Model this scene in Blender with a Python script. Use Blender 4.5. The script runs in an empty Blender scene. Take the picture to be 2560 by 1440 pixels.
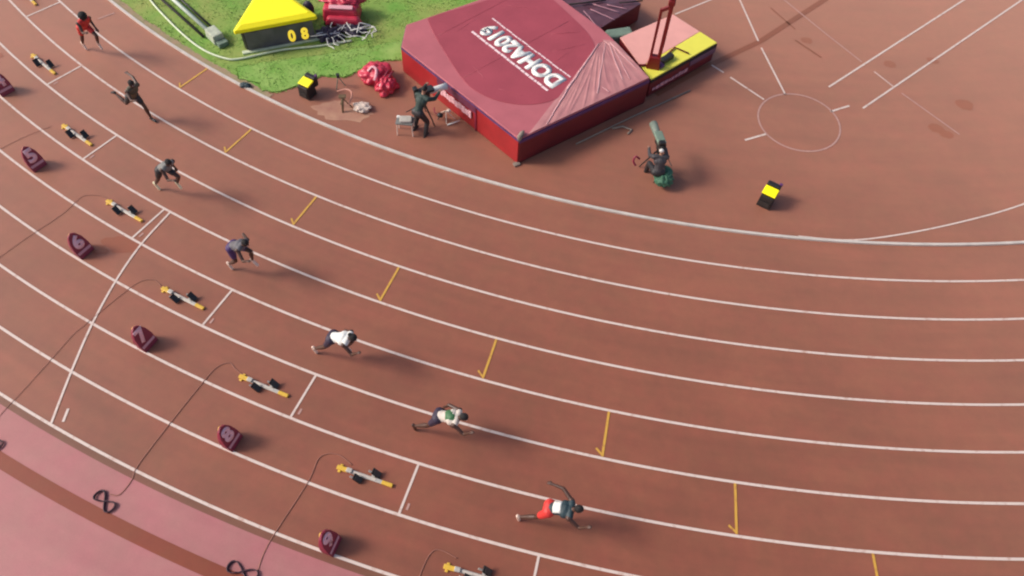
import bpy, bmesh, math, random
from mathutils import Vector, Matrix
from mathutils import noise as mnoise
random.seed(7)
PI = math.pi
R = math.radians
scene = bpy.context.scene
col = scene.collection

# ------------------------------------------------------------------ camera
cam_data = bpy.data.cameras.new('camera')
cam = bpy.data.objects.new('camera', cam_data)
col.objects.link(cam)
rv = Vector((0.97231137, 0.23081857, 0.03651548))
uv = Vector((-0.21132094, 0.80173248, 0.55907826))
fv = Vector((-0.09977, 0.55131463, -0.8283104))
m = Matrix((rv, uv, -fv)).transposed().to_4x4()
m.translation = Vector((0.0, -50.65791652, 16.38597054))
cam.matrix_world = m
cam_data.sensor_width = 36.0
cam_data.lens = 36.0 * 1880.81 / 2560.0
cam_data.clip_start = 0.1
cam_data.clip_end = 3000.0
scene.camera = cam

# ------------------------------------------------------------------ light
SUN_AZ_TRAVEL = 10.0      # degrees, direction in which the light travels over the ground
SUN_EL = 38.0
world = bpy.data.worlds.new('World')
scene.world = world
world.use_nodes = True
wn = world.node_tree
for n in list(wn.nodes):
    wn.nodes.remove(n)
wo = wn.nodes.new('ShaderNodeOutputWorld')
bg = wn.nodes.new('ShaderNodeBackground')
sky = wn.nodes.new('ShaderNodeTexSky')
sky.sky_type = 'NISHITA'
sky.sun_disc = False
sky.sun_elevation = R(SUN_EL)
sky.sun_rotation = R(90.0 - (SUN_AZ_TRAVEL + 180.0))
sky.air_density = 0.6
sky.dust_density = 3.0
sky.ozone_density = 0.0
bg.inputs['Strength'].default_value = 0.15
wn.links.new(sky.outputs[0], bg.inputs['Color'])
wn.links.new(bg.outputs[0], wo.inputs['Surface'])

sun_data = bpy.data.lights.new('sun', 'SUN')
sun_data.energy = 2.15
sun_data.angle = R(14.0)
sun_data.color = (1.0, 0.93, 0.86)
sun = bpy.data.objects.new('sun', sun_data)
col.objects.link(sun)
a = R(SUN_AZ_TRAVEL)
travel = Vector((math.cos(a) * math.cos(R(SUN_EL)), math.sin(a) * math.cos(R(SUN_EL)), -math.sin(R(SUN_EL))))
sun.rotation_euler = travel.to_track_quat('-Z', 'Y').to_euler()
sun.location = (-40, -60, 50)

scene.view_settings.view_transform = 'Standard'
scene.view_settings.look = 'None'
scene.view_settings.gamma = 1.0
scene.view_settings.exposure = 0.42
scene.view_settings.use_curve_mapping = False
scene.cycles.filter_width = 2.2

# ------------------------------------------------------------------ materials
ALB = 0.785
def mat(name, c, rough=0.6, var=0.08, scale=6.0, bump=0.0, bscale=60.0, metal=0.0, spec=0.5, c2=None, detail=4.0, emit=None, coat=0.0, stretch=None):
    c = tuple(x * ALB for x in c)
    if c2: c2 = tuple(x * ALB for x in c2)
    m_ = bpy.data.materials.new(name)
    m_.use_nodes = True
    nt = m_.node_tree
    b = nt.nodes['Principled BSDF']
    b.inputs['Roughness'].default_value = rough
    b.inputs['Metallic'].default_value = metal
    b.inputs['Specular IOR Level'].default_value = spec
    if coat: b.inputs['Coat Weight'].default_value = coat
    tc = nt.nodes.new('ShaderNodeTexCoord')
    mp = nt.nodes.new('ShaderNodeMapping')
    nt.links.new(tc.outputs['Object'], mp.inputs['Vector'])
    if stretch: mp.inputs['Scale'].default_value = stretch
    nz = nt.nodes.new('ShaderNodeTexNoise')
    nz.inputs['Scale'].default_value = scale
    nz.inputs['Detail'].default_value = detail
    nt.links.new(mp.outputs[0], nz.inputs['Vector'])
    rp = nt.nodes.new('ShaderNodeValToRGB')
    rp.color_ramp.elements[0].position = 0.3
    rp.color_ramp.elements[1].position = 0.7
    d = c2 if c2 else tuple(max(0, x * (1 + var)) for x in c)
    cc = c if c2 else tuple(max(0, x * (1 - var)) for x in c)
    rp.color_ramp.elements[0].color = (*cc, 1)
    rp.color_ramp.elements[1].color = (*d, 1)
    nt.links.new(nz.outputs['Fac'], rp.inputs['Fac'])
    nt.links.new(rp.outputs['Color'], b.inputs['Base Color'])
    if bump > 0:
        n2 = nt.nodes.new('ShaderNodeTexNoise')
        n2.inputs['Scale'].default_value = bscale
        n2.inputs['Detail'].default_value = 3.0
        nt.links.new(tc.outputs['Object'], n2.inputs['Vector'])
        bp = nt.nodes.new('ShaderNodeBump')
        bp.inputs['Strength'].default_value = bump
        bp.inputs['Distance'].default_value = 0.02
        nt.links.new(n2.outputs['Fac'], bp.inputs['Height'])
        nt.links.new(bp.outputs[0], b.inputs['Normal'])
    if emit:
        b.inputs['Emission Color'].default_value = (*emit[0], 1)
        b.inputs['Emission Strength'].default_value = emit[1]
    return m_

def track_mat(name, c, blot=0.10, grain=0.10, sheen=1.0):
    """rubber granules: broad blotches, wear streaks and fine grain"""
    m_ = bpy.data.materials.new(name)
    m_.use_nodes = True
    nt = m_.node_tree
    b = nt.nodes['Principled BSDF']
    b.inputs['Roughness'].default_value = 0.45
    b.inputs['Specular IOR Level'].default_value = 0.3
    b.inputs['Sheen Weight'].default_value = sheen
    b.inputs['Sheen Roughness'].default_value = 0.57
    b.inputs['Sheen Tint'].default_value = (1.0, 0.6, 0.42, 1)
    tc = nt.nodes.new('ShaderNodeTexCoord')
    def nz(scale, detail, rough=0.5):
        n = nt.nodes.new('ShaderNodeTexNoise')
        n.inputs['Scale'].default_value = scale
        n.inputs['Detail'].default_value = detail
        n.inputs['Roughness'].default_value = rough
        nt.links.new(tc.outputs['Object'], n.inputs['Vector'])
        return n
    def rng(n, lo, hi):
        r = nt.nodes.new('ShaderNodeMapRange')
        r.inputs['From Min'].default_value = 0.3
        r.inputs['From Max'].default_value = 0.7
        r.inputs['To Min'].default_value = lo
        r.inputs['To Max'].default_value = hi
        nt.links.new(n.outputs['Fac'], r.inputs['Value'])
        return r
    f1 = rng(nz(0.45, 3.0), 1 - blot, 1 + blot)
    f2 = rng(nz(3.2, 5.0, 0.62), 1 - blot * 0.7, 1 + blot * 0.7)
    f3 = rng(nz(70.0, 2.0), 1 - grain, 1 + grain)
    sx = nt.nodes.new('ShaderNodeSeparateXYZ'); nt.links.new(tc.outputs['Object'], sx.inputs[0])
    ln = nt.nodes.new('ShaderNodeVectorMath'); ln.operation = 'LENGTH'; nt.links.new(tc.outputs['Object'], ln.inputs[0])
    at = nt.nodes.new('ShaderNodeMath'); at.operation = 'ARCTAN2'; nt.links.new(sx.outputs['Y'], at.inputs[0]); nt.links.new(sx.outputs['X'], at.inputs[1])
    cb = nt.nodes.new('ShaderNodeCombineXYZ'); nt.links.new(ln.outputs['Value'], cb.inputs['X']); nt.links.new(at.outputs[0], cb.inputs['Y'])
    pm = nt.nodes.new('ShaderNodeMapping'); pm.inputs['Scale'].default_value = (2.6, 9.0, 1.0); nt.links.new(cb.outputs[0], pm.inputs['Vector'])
    wn_ = nt.nodes.new('ShaderNodeTexNoise'); wn_.inputs['Scale'].default_value = 1.0; wn_.inputs['Detail'].default_value = 5.0; nt.links.new(pm.outputs[0], wn_.inputs['Vector'])
    f4 = rng(wn_, 1 - blot * 0.8, 1 + blot * 0.8)
    m1 = nt.nodes.new('ShaderNodeMath'); m1.operation = 'MULTIPLY'
    m2 = nt.nodes.new('ShaderNodeMath'); m2.operation = 'MULTIPLY'
    nt.links.new(f1.outputs[0], m1.inputs[0]); nt.links.new(f2.outputs[0], m1.inputs[1])
    nt.links.new(m1.outputs[0], m2.inputs[0]); nt.links.new(f3.outputs[0], m2.inputs[1])
    m3 = nt.nodes.new('ShaderNodeMath'); m3.operation = 'MULTIPLY'
    nt.links.new(m2.outputs[0], m3.inputs[0]); nt.links.new(f4.outputs[0], m3.inputs[1])
    hue = nt.nodes.new('ShaderNodeMix'); hue.data_type = 'RGBA'
    hue.inputs['A'].default_value = (c[0] * 1.03, c[1] * 0.93, c[2] * 0.98, 1)
    hue.inputs['B'].default_value = (c[0] * 0.97, c[1] * 1.07, c[2] * 1.0, 1)
    h = rng(nz(1.7, 4.0), 0, 1)
    nt.links.new(h.outputs[0], hue.inputs['Factor'])
    vm = nt.nodes.new('ShaderNodeVectorMath'); vm.operation = 'SCALE'
    nt.links.new(hue.outputs['Result'], vm.inputs[0])
    nt.links.new(m3.outputs[0], vm.inputs['Scale'])
    nt.links.new(vm.outputs[0], b.inputs['Base Color'])
    bp = nt.nodes.new('ShaderNodeBump')
    bp.inputs['Strength'].default_value = 0.25
    bp.inputs['Distance'].default_value = 0.004
    nt.links.new(nz(140.0, 2.0).outputs['Fac'], bp.inputs['Height'])
    nt.links.new(bp.outputs[0], b.inputs['Normal'])
    return m_

TRACKC = (0.178, 0.047, 0.026)
M = {}
M['track'] = track_mat('track_rubber', TRACKC, 0.13, 0.13)
M['apron'] = track_mat('pink_rubber', (0.325, 0.112, 0.122), 0.07, 0.08)
M['band'] = track_mat('rust_band', (0.20, 0.040, 0.018), 0.06, 0.06, 0.12)
M['seam'] = track_mat('dark_seam', (0.15, 0.032, 0.012), 0.10, 0.08, 0.55)
M['paint'] = mat('white_line_paint', (0.86, 0.70, 0.61), 0.5, 0.10, 9.0, 0.1, 90)
M['oldpaint'] = mat('faded_line_paint', (0.52, 0.30, 0.25), 0.6, 0.12, 9.0)
def worn(m_, c, p0, p1, sc):
    nt = m_.node_tree
    r_ = [n for n in nt.nodes if n.type == 'VALTORGB'][0]; z_ = [n for n in nt.nodes if n.type == 'TEX_NOISE'][0]
    z_.inputs['Scale'].default_value = sc; z_.inputs['Detail'].default_value = 6.0
    r_.color_ramp.elements[0].position = p0; r_.color_ramp.elements[1].position = p1
    r_.color_ramp.elements[1].color = (*c, 1)
worn(M['paint'], (0.42, 0.24, 0.18), 0.54, 0.80, 7.0)
M['kerb'] = mat('kerb_aluminium', (0.66, 0.60, 0.53), 0.45, 0.12, 3.0)
M['orange'] = mat('orange_line_paint', (0.80, 0.44, 0.07), 0.5, 0.12, 9.0)
worn(M['orange'], (0.34, 0.14, 0.05), 0.52, 0.78, 9.0)
M['ground'] = mat('stadium_floor', (0.22, 0.11, 0.09), 0.8, 0.1, 1.0)
M['grass'] = mat('grass_ground', (0.17, 0.38, 0.050), 0.9, c2=(0.34, 0.38, 0.095), scale=0.9, detail=6)
M['blade'] = mat('grass_blades', (0.20, 0.47, 0.06), 0.8, c2=(0.38, 0.47, 0.12), scale=1.1, detail=5)
M['turf'] = mat('fresh_turf', (0.17, 0.38, 0.05), 0.9, c2=(0.33, 0.50, 0.12), scale=1.6, detail=5)
M['yellow'] = mat('yellow_plastic', (1.18, 1.04, 0.0), 0.55, 0.03)
M['yellowtip'] = mat('yellow_tip', (0.78, 0.48, 0.05), 0.45, 0.06)
M['black'] = mat('black_plastic', (0.018, 0.017, 0.017), 0.45, 0.2)
M['blackrub'] = mat('black_rubber', (0.022, 0.016, 0.014), 0.8, 0.3)
M['screen'] = mat('display_face', (0.12, 0.11, 0.12), 0.35, 0.3, 2.5)
M['digit'] = mat('lit_digit', (0.9, 0.65, 0.05), 0.5, 0.02, emit=((1.0, 0.72, 0.05), 0.55))
M['alu'] = mat('block_aluminium', (0.55, 0.52, 0.46), 0.4, 0.1, metal=0.25)
M['maroon'] = mat('maroon_plastic', (0.26, 0.016, 0.046), 0.5, 0.1)
M['pinkpanel'] = mat('pale_pink_print', (0.95, 0.56, 0.60), 0.55, 0.05)
M['stripe'] = mat('dusty_pink_stripe', (0.66, 0.32, 0.36), 0.55, 0.05)
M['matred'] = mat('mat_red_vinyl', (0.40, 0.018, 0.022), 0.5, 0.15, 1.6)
M['matdark'] = mat('mat_maroon_shade_vinyl', (0.155, 0.008, 0.014), 0.5, 0.2, 1.2)  # cores, and mat side away from the sun with its shade in the colour
M['mattop'] = mat('mat_top_vinyl', (0.40, 0.072, 0.095), 0.5, 0.09, 1.2, 0.22, 9, spec=0.35)
M['matrim'] = mat('mat_rim_vinyl', (0.52, 0.145, 0.165), 0.45, 0.08, 1.5, 0.25, 7, spec=0.35)
M['purple'] = mat('purple_piping', (0.10, 0.03, 0.13), 0.5, 0.2)
M['plastic'] = mat('clear_wrinkled_cover', (0.47, 0.19, 0.195), 0.36, c2=(0.60, 0.275, 0.26), scale=2.2, detail=6)
M['darkcover'] = mat('dark_plum_cover', (0.13, 0.055, 0.075), 0.4, 0.15, 2.0)
M['crease'] = mat('pale_crease', (0.86, 0.50, 0.50), 0.4, 0.08)
M['limeyellow'] = mat('lime_yellow_vinyl', (0.90, 0.85, 0.10), 0.5, 0.05, 2.0)
M['salmon'] = mat('salmon_vinyl', (0.88, 0.42, 0.36), 0.5, 0.05, 2.0)
M['greybeige'] = mat('grey_canvas', (0.26, 0.21, 0.17), 0.8, 0.15)
M['greengrey'] = mat('green_grey_cloth', (0.17, 0.24, 0.18), 0.75, 0.15)
M['standred'] = mat('standard_red_paint', (0.20, 0.010, 0.010), 0.4, 0.1)
M['bagred'] = mat('crimson_nylon', (0.62, 0.035, 0.075), 0.4, 0.12, 4.0)
M['bagpink'] = mat('pink_trim', (0.85, 0.42, 0.46), 0.5, 0.05)
M['white'] = mat('white_plastic', (0.82, 0.80, 0.74), 0.45, 0.05)
M['hose'] = mat('pale_hose', (0.68, 0.76, 0.52), 0.5, 0.1)
M['pipe'] = mat('pale_grey_pipe', (0.62, 0.70, 0.56), 0.45, 0.1)
M['pipeend'] = mat('grey_concrete_block', (0.50, 0.54, 0.42), 0.7, 0.2)
M['cable'] = mat('brown_cable', (0.32, 0.125, 0.085), 0.6, 0.1)
M['coil'] = mat('plum_cable', (0.065, 0.022, 0.035), 0.5, 0.1)
M['skin'] = mat('dark_brown_skin', (0.075, 0.030, 0.018), 0.45, 0.12, 9)
M['skin2'] = mat('light_skin', (0.38, 0.20, 0.13), 0.5, 0.08, 9)
M['hair'] = mat('black_hair', (0.010, 0.008, 0.008), 0.8, 0.3, 30, 0.6, 80)
M['shoe'] = mat('pale_shoe', (0.82, 0.62, 0.50), 0.5, 0.05)
M['shoey'] = mat('cream_shoe', (0.88, 0.80, 0.52), 0.5, 0.05)
M['k_red'] = mat('scarlet_kit', (0.66, 0.035, 0.028), 0.6, 0.08)
M['k_olive'] = mat('olive_kit', (0.10, 0.085, 0.05), 0.6, 0.12)
M['k_dark'] = mat('near_black_kit', (0.022, 0.020, 0.022), 0.6, 0.1)
M['k_grey'] = mat('grey_kit', (0.20, 0.20, 0.185), 0.6, 0.1)
M['k_slate'] = mat('slate_kit', (0.12, 0.115, 0.13), 0.6, 0.1)
M['k_purple'] = mat('violet_shorts', (0.055, 0.022, 0.12), 0.6, 0.1)
M['k_white'] = mat('white_kit', (0.86, 0.86, 0.80), 0.6, 0.04)
M['k_navy'] = mat('navy_shorts', (0.028, 0.018, 0.045), 0.6, 0.1)
M['k_cream'] = mat('cream_kit', (0.66, 0.58, 0.50), 0.6, 0.05)
M['k_green'] = mat('green_band', (0.05, 0.16, 0.06), 0.6, 0.1)
M['k_teal'] = mat('dark_teal_kit', (0.02, 0.045, 0.055), 0.6, 0.1)
M['k_forest'] = mat('forest_green_cloth', (0.045, 0.15, 0.085), 0.7, 0.15)
M['stain'] = track_mat('stained_rubber', (0.19, 0.038, 0.014), 0.1, 0.1, 0.75)
M['sand'] = mat('sandy_mat', (0.50, 0.27, 0.17), 0.8, c2=(0.38, 0.17, 0.12), scale=2.5)
M['towel'] = mat('cream_towel', (0.74, 0.60, 0.50), 0.85, 0.08)
M['olive'] = mat('olive_canvas', (0.15, 0.095, 0.045), 0.8, 0.15)
M['orangerod'] = mat('orange_tube', (0.66, 0.30, 0.22), 0.5, 0.1)

# ------------------------------------------------------------------ mesh helpers
class MB:
    def __init__(s): s.v = []; s.f = []
    def add(s, v, f):
        o = len(s.v); s.v += [Vector(x) for x in v]; s.f += [tuple(i + o for i in q) for q in f]; return s
    def box(s, c, d, rz=0.0, tilt=None, taper=1.0):
        x, y, z = (k / 2 for k in d)
        vs = [(-x, -y, -z), (x, -y, -z), (x, y, -z), (-x, y, -z), (-x * taper, -y * taper, z), (x * taper, -y * taper, z), (x * taper, y * taper, z), (-x * taper, y * taper, z)]
        mt = Matrix.Rotation(rz, 3, 'Z')
        if tilt: mt = mt @ Matrix.Rotation(tilt[1], 3, tilt[0])
        return s.add([mt @ Vector(q) + Vector(c) for q in vs], [(3, 2, 1, 0), (4, 5, 6, 7), (0, 1, 5, 4), (1, 2, 6, 5), (2, 3, 7, 6), (3, 0, 4, 7)])
    def prism(s, pts, z0, z1):
        n = len(pts)
        z0s = z0 if isinstance(z0, (list, tuple)) else [z0] * n
        z1s = z1 if isinstance(z1, (list, tuple)) else [z1] * n
        v = [(p[0], p[1], z0s[i]) for i, p in enumerate(pts)] + [(p[0], p[1], z1s[i]) for i, p in enumerate(pts)]
        f = [tuple(range(n - 1, -1, -1)), tuple(range(n, 2 * n))] + [(i, (i + 1) % n, n + (i + 1) % n, n + i) for i in range(n)]
        return s.add(v, f)
    def tube(s, pts, r, seg=8, closed=False, flat=1.0):
        pts = [Vector(p) for p in pts]; n = len(pts)
        rs = r if isinstance(r, (list, tuple)) else [r] * n
        vs = []; prev = None
        for i, p in enumerate(pts):
            a_ = pts[(i - 1) % n] if (closed or i > 0) else pts[i]
            b_ = pts[(i + 1) % n] if (closed or i < n - 1) else pts[i]
            t = (b_ - a_)
            t = t.normalized() if t.length > 1e-9 else Vector((0, 0, 1))
            if prev is None:
                up = Vector((0, 0, 1)) if abs(t.z) < 0.9 else Vector((1, 0, 0))
                nx = t.cross(up).normalized()
            else:
                nx = (prev - t * prev.dot(t))
                nx = nx.normalized() if nx.length > 1e-6 else t.orthogonal().normalized()
            prev = nx; ny = t.cross(nx)
            for k in range(seg):
                an = 2 * PI * k / seg
                vs.append(p + (nx * math.cos(an) + ny * math.sin(an) * flat) * rs[i])
        f = []
        for i in range(n if closed else n - 1):
            j = (i + 1) % n
            for k in range(seg):
                k2 = (k + 1) % seg
                f.append((i * seg + k, i * seg + k2, j * seg + k2, j * seg + k))
        if not closed:
            f.append(tuple(range(seg - 1, -1, -1))); f.append(tuple((n - 1) * seg + k for k in range(seg)))
        return s.add(vs, f)
    def ball(s, c, r, seg=12, rings=8, m=None):
        c = Vector(c); rr = r if isinstance(r, (list, tuple)) else (r, r, r)
        vs = []; f = []
        for i in range(rings + 1):
            ph = PI * i / rings
            for k in range(seg):
                th = 2 * PI * k / seg
                q = Vector((rr[0] * math.sin(ph) * math.cos(th), rr[1] * math.sin(ph) * math.sin(th), rr[2] * math.cos(ph)))
                if m: q = m @ q
                vs.append(c + q)
        for i in range(rings):
            for k in range(seg):
                k2 = (k + 1) % seg
                f.append((i * seg + k, (i + 1) * seg + k, (i + 1) * seg + k2, i * seg + k2))
        return s.add(vs, f)
    def capsule(s, p, q, r1, r2, seg=10):
        p = Vector(p); q = Vector(q); t = (q - p)
        L = t.length; t = t.normalized() if L > 1e-6 else Vector((0, 0, 1))
        pts = []; rs = []
        for a_ in (88, 60, 30):
            pts.append(p - t * r1 * math.sin(R(a_))); rs.append(r1 * math.cos(R(a_)))
        pts.append(p); rs.append(r1); pts.append(q); rs.append(r2)
        for a_ in (30, 60, 88):
            pts.append(q + t * r2 * math.sin(R(a_))); rs.append(r2 * math.cos(R(a_)))
        return s.tube(pts, rs, seg)
    def mesh(s, name, m_, smooth=False):
        me = bpy.data.meshes.new(name)
        me.from_pydata([tuple(x) for x in s.v], [], s.f)
        me.materials.append(m_)
        b = bmesh.new(); b.from_mesh(me); bmesh.ops.recalc_face_normals(b, faces=b.faces[:]); b.to_mesh(me); b.free()
        if smooth:
            for p in me.polygons: p.use_smooth = True
        me.update()
        return me
    def build(s, name, m_, parent=None, smooth=False, bevel=0.0, bseg=2):
        o = bpy.data.objects.new(name, s.mesh(name, m_, smooth)); col.objects.link(o)
        if parent is not None: o.parent = parent
        if bevel > 0:
            bv = o.modifiers.new('bevel', 'BEVEL'); bv.width = bevel; bv.segments = bseg; bv.limit_method = 'ANGLE'; bv.angle_limit = R(40)
        return o

def tag(o, label=None, cat=None, group=None, kind=None):
    if label: o['label'] = label
    if cat: o['category'] = cat
    if group: o['group'] = group
    if kind: o['kind'] = kind
    return o
def thing(name, label, cat, loc=(0, 0, 0), rz=0.0, group=None):
    o = bpy.data.objects.new(name, None); col.objects.link(o)
    o.location = loc; o.rotation_euler = (0, 0, rz); o.empty_display_size = 0.2
    return tag(o, label, cat, group)
def struct(name, mb, m_, **k):
    return tag(mb.build(name, m_, **k), kind='structure')
def dup(root, loc, rz, label=None):
    r = root.copy(); col.objects.link(r); r.location = loc; r.rotation_euler = (0, 0, rz)
    if label: r['label'] = label
    for ch in list(root.children):
        c = ch.copy(); col.objects.link(c); c.parent = r
        for g in list(ch.children):
            d = g.copy(); col.objects.link(d); d.parent = c
    return r
def pol(r, deg, z=0.0):
    return Vector((r * math.cos(R(deg)), r * math.sin(R(deg)), z))
def smooth_path(pts, n=8, closed=False):
    P = [Vector(p) for p in pts]; out = []; N = len(P)
    for i in range(N if closed else N - 1):
        if closed: p0, p1, p2, p3 = P[(i - 1) % N], P[i], P[(i + 1) % N], P[(i + 2) % N]
        else: p0, p1, p2, p3 = P[max(i - 1, 0)], P[i], P[i + 1], P[min(i + 2, N - 1)]
        for k in range(n):
            t = k / n
            out.append(0.5 * ((2 * p1) + (p2 - p0) * t + (2 * p0 - 5 * p1 + 4 * p2 - p3) * t * t + (3 * p1 - p0 - 3 * p2 + p3) * t ** 3))
    if not closed: out.append(P[-1])
    return out

# ------------------------------------------------------------------ ground, track
R0 = 36.5
LW = 1.22
ZT = 0.0            # running surface
def ring(r0, r1, z, a0=-180.0, a1=0.0, n=360):
    mb = MB(); v = []
    for i in range(n + 1):
        an = a0 + (a1 - a0) * i / n
        v += [pol(r0, an, z), pol(r1, an, z)]
    mb.add(v, [(2 * i, 2 * i + 1, 2 * i + 3, 2 * i + 2) for i in range(n)])
    return mb
def oval_ring(r0, r1, z, L=84.39):
    """half ring plus two straights going north"""
    mb = ring(r0, r1, z)
    for s_ in (-1, 1):
        mb.add([(s_ * r0, 0, z), (s_ * r1, 0, z), (s_ * r1, L, z), (s_ * r0, L, z)], [(0, 1, 2, 3)])
    return mb

g = MB().add([(-1500, -1500, -0.03), (1500, -1500, -0.03), (1500, 1500, -0.03), (-1500, 1500, -0.03)], [(0, 1, 2, 3)])
struct('ground', g, M['ground'])
tr = MB().add([(-62, -62, ZT), (62, -62, ZT), (62, 95, ZT), (-62, 95, ZT)], [(0, 1, 2, 3)])
track = struct('track', tr, M['track'])
ap = struct('apron', oval_ring(47.66, 60.0, ZT + 0.004), M['apron'])
tag(oval_ring(48.46, 48.77, ZT + 0.008).build('rust_band', M['band'], ap))
tag(oval_ring(47.50, 47.66, ZT + 0.006).build('edge_band', track_mat('edge_rubber', (0.14, 0.05, 0.03), 0.1, 0.1, 0.6), ap))

# painted lane lines, each its own piece of the track
for k in range(1, 10):
    r = R0 + LW * k
    oval_ring(r - 0.032, r + 0.032, ZT + 0.008).build('lane_line', M['paint'], track)
# raised kerb on the inside of lane one
kb = MB(); v = []; n = 360
for i in range(n + 1):
    an = -180 + 180 * i / n
    for (rr, zz) in ((R0 - 0.065, 0.0), (R0 - 0.06, 0.05), (R0 + 0.02, 0.05), (R0 + 0.025, 0.0)):
        v.append(pol(rr, an, zz))
kb.add(v, [(4 * i + j, 4 * i + j + 1, 4 * i + j + 5, 4 * i + j + 4) for i in range(n) for j in range(3)])
struct('kerb', kb, M['kerb'])
# dusty verge between kerb and grass
vg = MB(); v = []; rv_ = random.Random(9)
for i in range(241):
    an = -135 + 27.5 * i / 240
    v += [pol(36.27 - 0.07 * abs(mnoise.noise(Vector((i * 0.13, 0, 0)))) - rv_.uniform(0, 0.06), an, 0.013), pol(36.44, an, 0.013)]
vg.add(v, [(2 * i, 2 * i + 1, 2 * i + 3, 2 * i + 2) for i in range(240)])
struct('verge', vg, mat('dusty_verge', (0.42, 0.27, 0.17), 0.9, c2=(0.30, 0.27, 0.13), scale=3.5, detail=6))

def flat_strip(pts, w, z):
    mb = MB(); v = []; P = [Vector((p[0], p[1], 0)) for p in pts]; n = len(P)
    for i in range(n):
        t = (P[min(i + 1, n - 1)] - P[max(i - 1, 0)]).normalized(); nn = Vector((-t.y, t.x, 0)) * (w / 2)
        v += [P[i] + nn + Vector((0, 0, z)), P[i] - nn + Vector((0, 0, z))]
    mb.add(v, [(2 * i, 2 * i + 1, 2 * i + 3, 2 * i + 2) for i in range(n - 1)])
    return mb
def line(pts, w, z, m_, name='painted_line'):
    return flat_strip(pts, w, z).build(name, m_, track)

START = {2: -121.34, 3: -116.22, 4: -111.28, 5: -106.70, 6: -102.13, 7: -97.82, 8: -93.70, 9: -89.80}
for k, an in START.items():
    r0 = R0 + LW * (k - 1) + 0.03; r1 = R0 + LW * k - 0.03
    line([pol(r0, an), pol(r1, an)], 0.055, ZT + 0.010, M['paint'], 'start_line')
    if k >= 3:
        a2 = an + math.degrees(0.13 / r1)
        line([pol(r1 - 0.27, a2), pol(r1 - 0.12, a2)], 0.05, ZT + 0.010, M['oldpaint'], 'lane_mark')
CURVE = [(41.41, -106.40), (42.61, -106.22), (43.79, -105.82), (45.04, -105.23), (46.27, -104.52), (47.45, -103.80)]
line(smooth_path([pol(*q) for q in CURVE], 8), 0.055, ZT + 0.012, M['paint'], 'curved_start_line')
line([pol(47.0, -103.72), pol(47.3, -103.55)], 0.06, ZT + 0.010, M['paint'], 'lane_mark')
YEL = {1: -111.48, 2: -106.79, 3: -101.92, 4: -97.20, 5: -92.76, 6: -88.55, 7: -84.58, 8: -80.85}
for k, an in YEL.items():
    r0 = R0 + LW * (k - 1) + 0.03; r1 = R0 + LW * k - 0.04
    line([pol(r0, an), pol(r1, an)], 0.06, ZT + 0.010, M['orange'], 'zone_line')
    line([pol(r1 - 0.03, an), pol(r1 - 0.17, an - math.degrees(0.17 / r1))], 0.05, ZT + 0.012, M['orange'], 'zone_tick')
line([pol(R0 + 0.25, -118.6), pol(R0 + 0.8, -118.75)], 0.05, ZT + 0.010, M['oldpaint'], 'faded_mark')
# infield markings
WZ = ZT + 0.008
line(smooth_path([(5.4, -36.0), (6.78, -35.77), (8.12, -35.23), (9.91, -34.28), (11.84, -33.06), (14.5, -31.0)], 8), 0.05, WZ, M['paint'], 'arc_line')
line([(6.25, -29.36), (11.16, -23.08), (14.1, -19.3)], 0.065, WZ, M['paint'])
line([(7.33, -30.10), (13.3, -22.45), (15.0, -20.2)], 0.065, WZ, M['paint'])
line([(3.70, -32.58), (4.33, -32.13)], 0.07, WZ, M['paint'])
line([(6.30, -30.55), (6.90, -30.10)], 0.07, WZ, M['paint'])
line([(2.40, -29.33), (2.82, -29.60)], 0.055, WZ, M['paint'])
line([(3.05, -29.77), (4.19, -30.56)], 0.06, WZ, M['paint'])
line([(2.75, -24.5), (3.86, -27.62)], 0.06, WZ, M['paint'])
line([(3.98, -27.95), (4.86, -30.13)], 0.06, WZ, M['paint'])
line([(0.9, -26.95), (3.4, -24.35)], 0.055, WZ, M['paint'])
cc = (5.32, -31.30)
line([(cc[0] + 1.28 * math.cos(t * PI / 36), cc[1] + 1.28 * math.sin(t * PI / 36)) for t in range(73)], 0.055, WZ, M['oldpaint'], 'circle_line')
line([(4.1, -24.4), (6.2, -26.6), (7.35, -27.75)], 0.05, WZ, M['oldpaint'], 'faded_line')
line([(7.75, -28.15), (8.35, -28.75)], 0.06, WZ, mat('half_faded_paint', (0.66, 0.45, 0.38), 0.6), 'faded_line')
line([(8.6, -29.0), (10.3, -30.5)], 0.05, WZ, M['oldpaint'], 'faded_line')
line([(0.77, -31.28), (2.04, -29.68), (3.92, -27.62), (6.09, -24.57), (7.6, -22.2)], 0.20, ZT + 0.006, M['seam'], 'seam_strip')
line([(5.1, -27.2), (6.0, -27.9)], 0.07, ZT + 0.006, M['seam'], 'seam_strip')
line([(4.2, -25.6), (5.1, -26.6)], 0.05, ZT + 0.006, M['seam'], 'seam_strip')
for zi, (x, y, r) in enumerate(((8.3, -27.6, .22), (9.75, -27.0, .2), (10.6, -29.0, .3), (9.6, -30.4, .25), (9.9, -30.6, .22), (5.5, -27.1, .2))):
    mb = MB(); pts = [(x + r * (1 + .35 * mnoise.noise(Vector((x + math.cos(t), y + math.sin(t), 3)))) * math.cos(t), y + r * .8 * (1 + .4 * mnoise.noise(Vector((x + math.cos(t) * 2, math.sin(t) * 2, 1)))) * math.sin(t)) for t in [i * PI / 9 for i in range(18)]]
    mb.add([(p[0], p[1], ZT + 0.0025 + 0.0006 * zi) for p in pts], [tuple(range(18))]).build('floor_stain', M['stain'], track)
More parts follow.
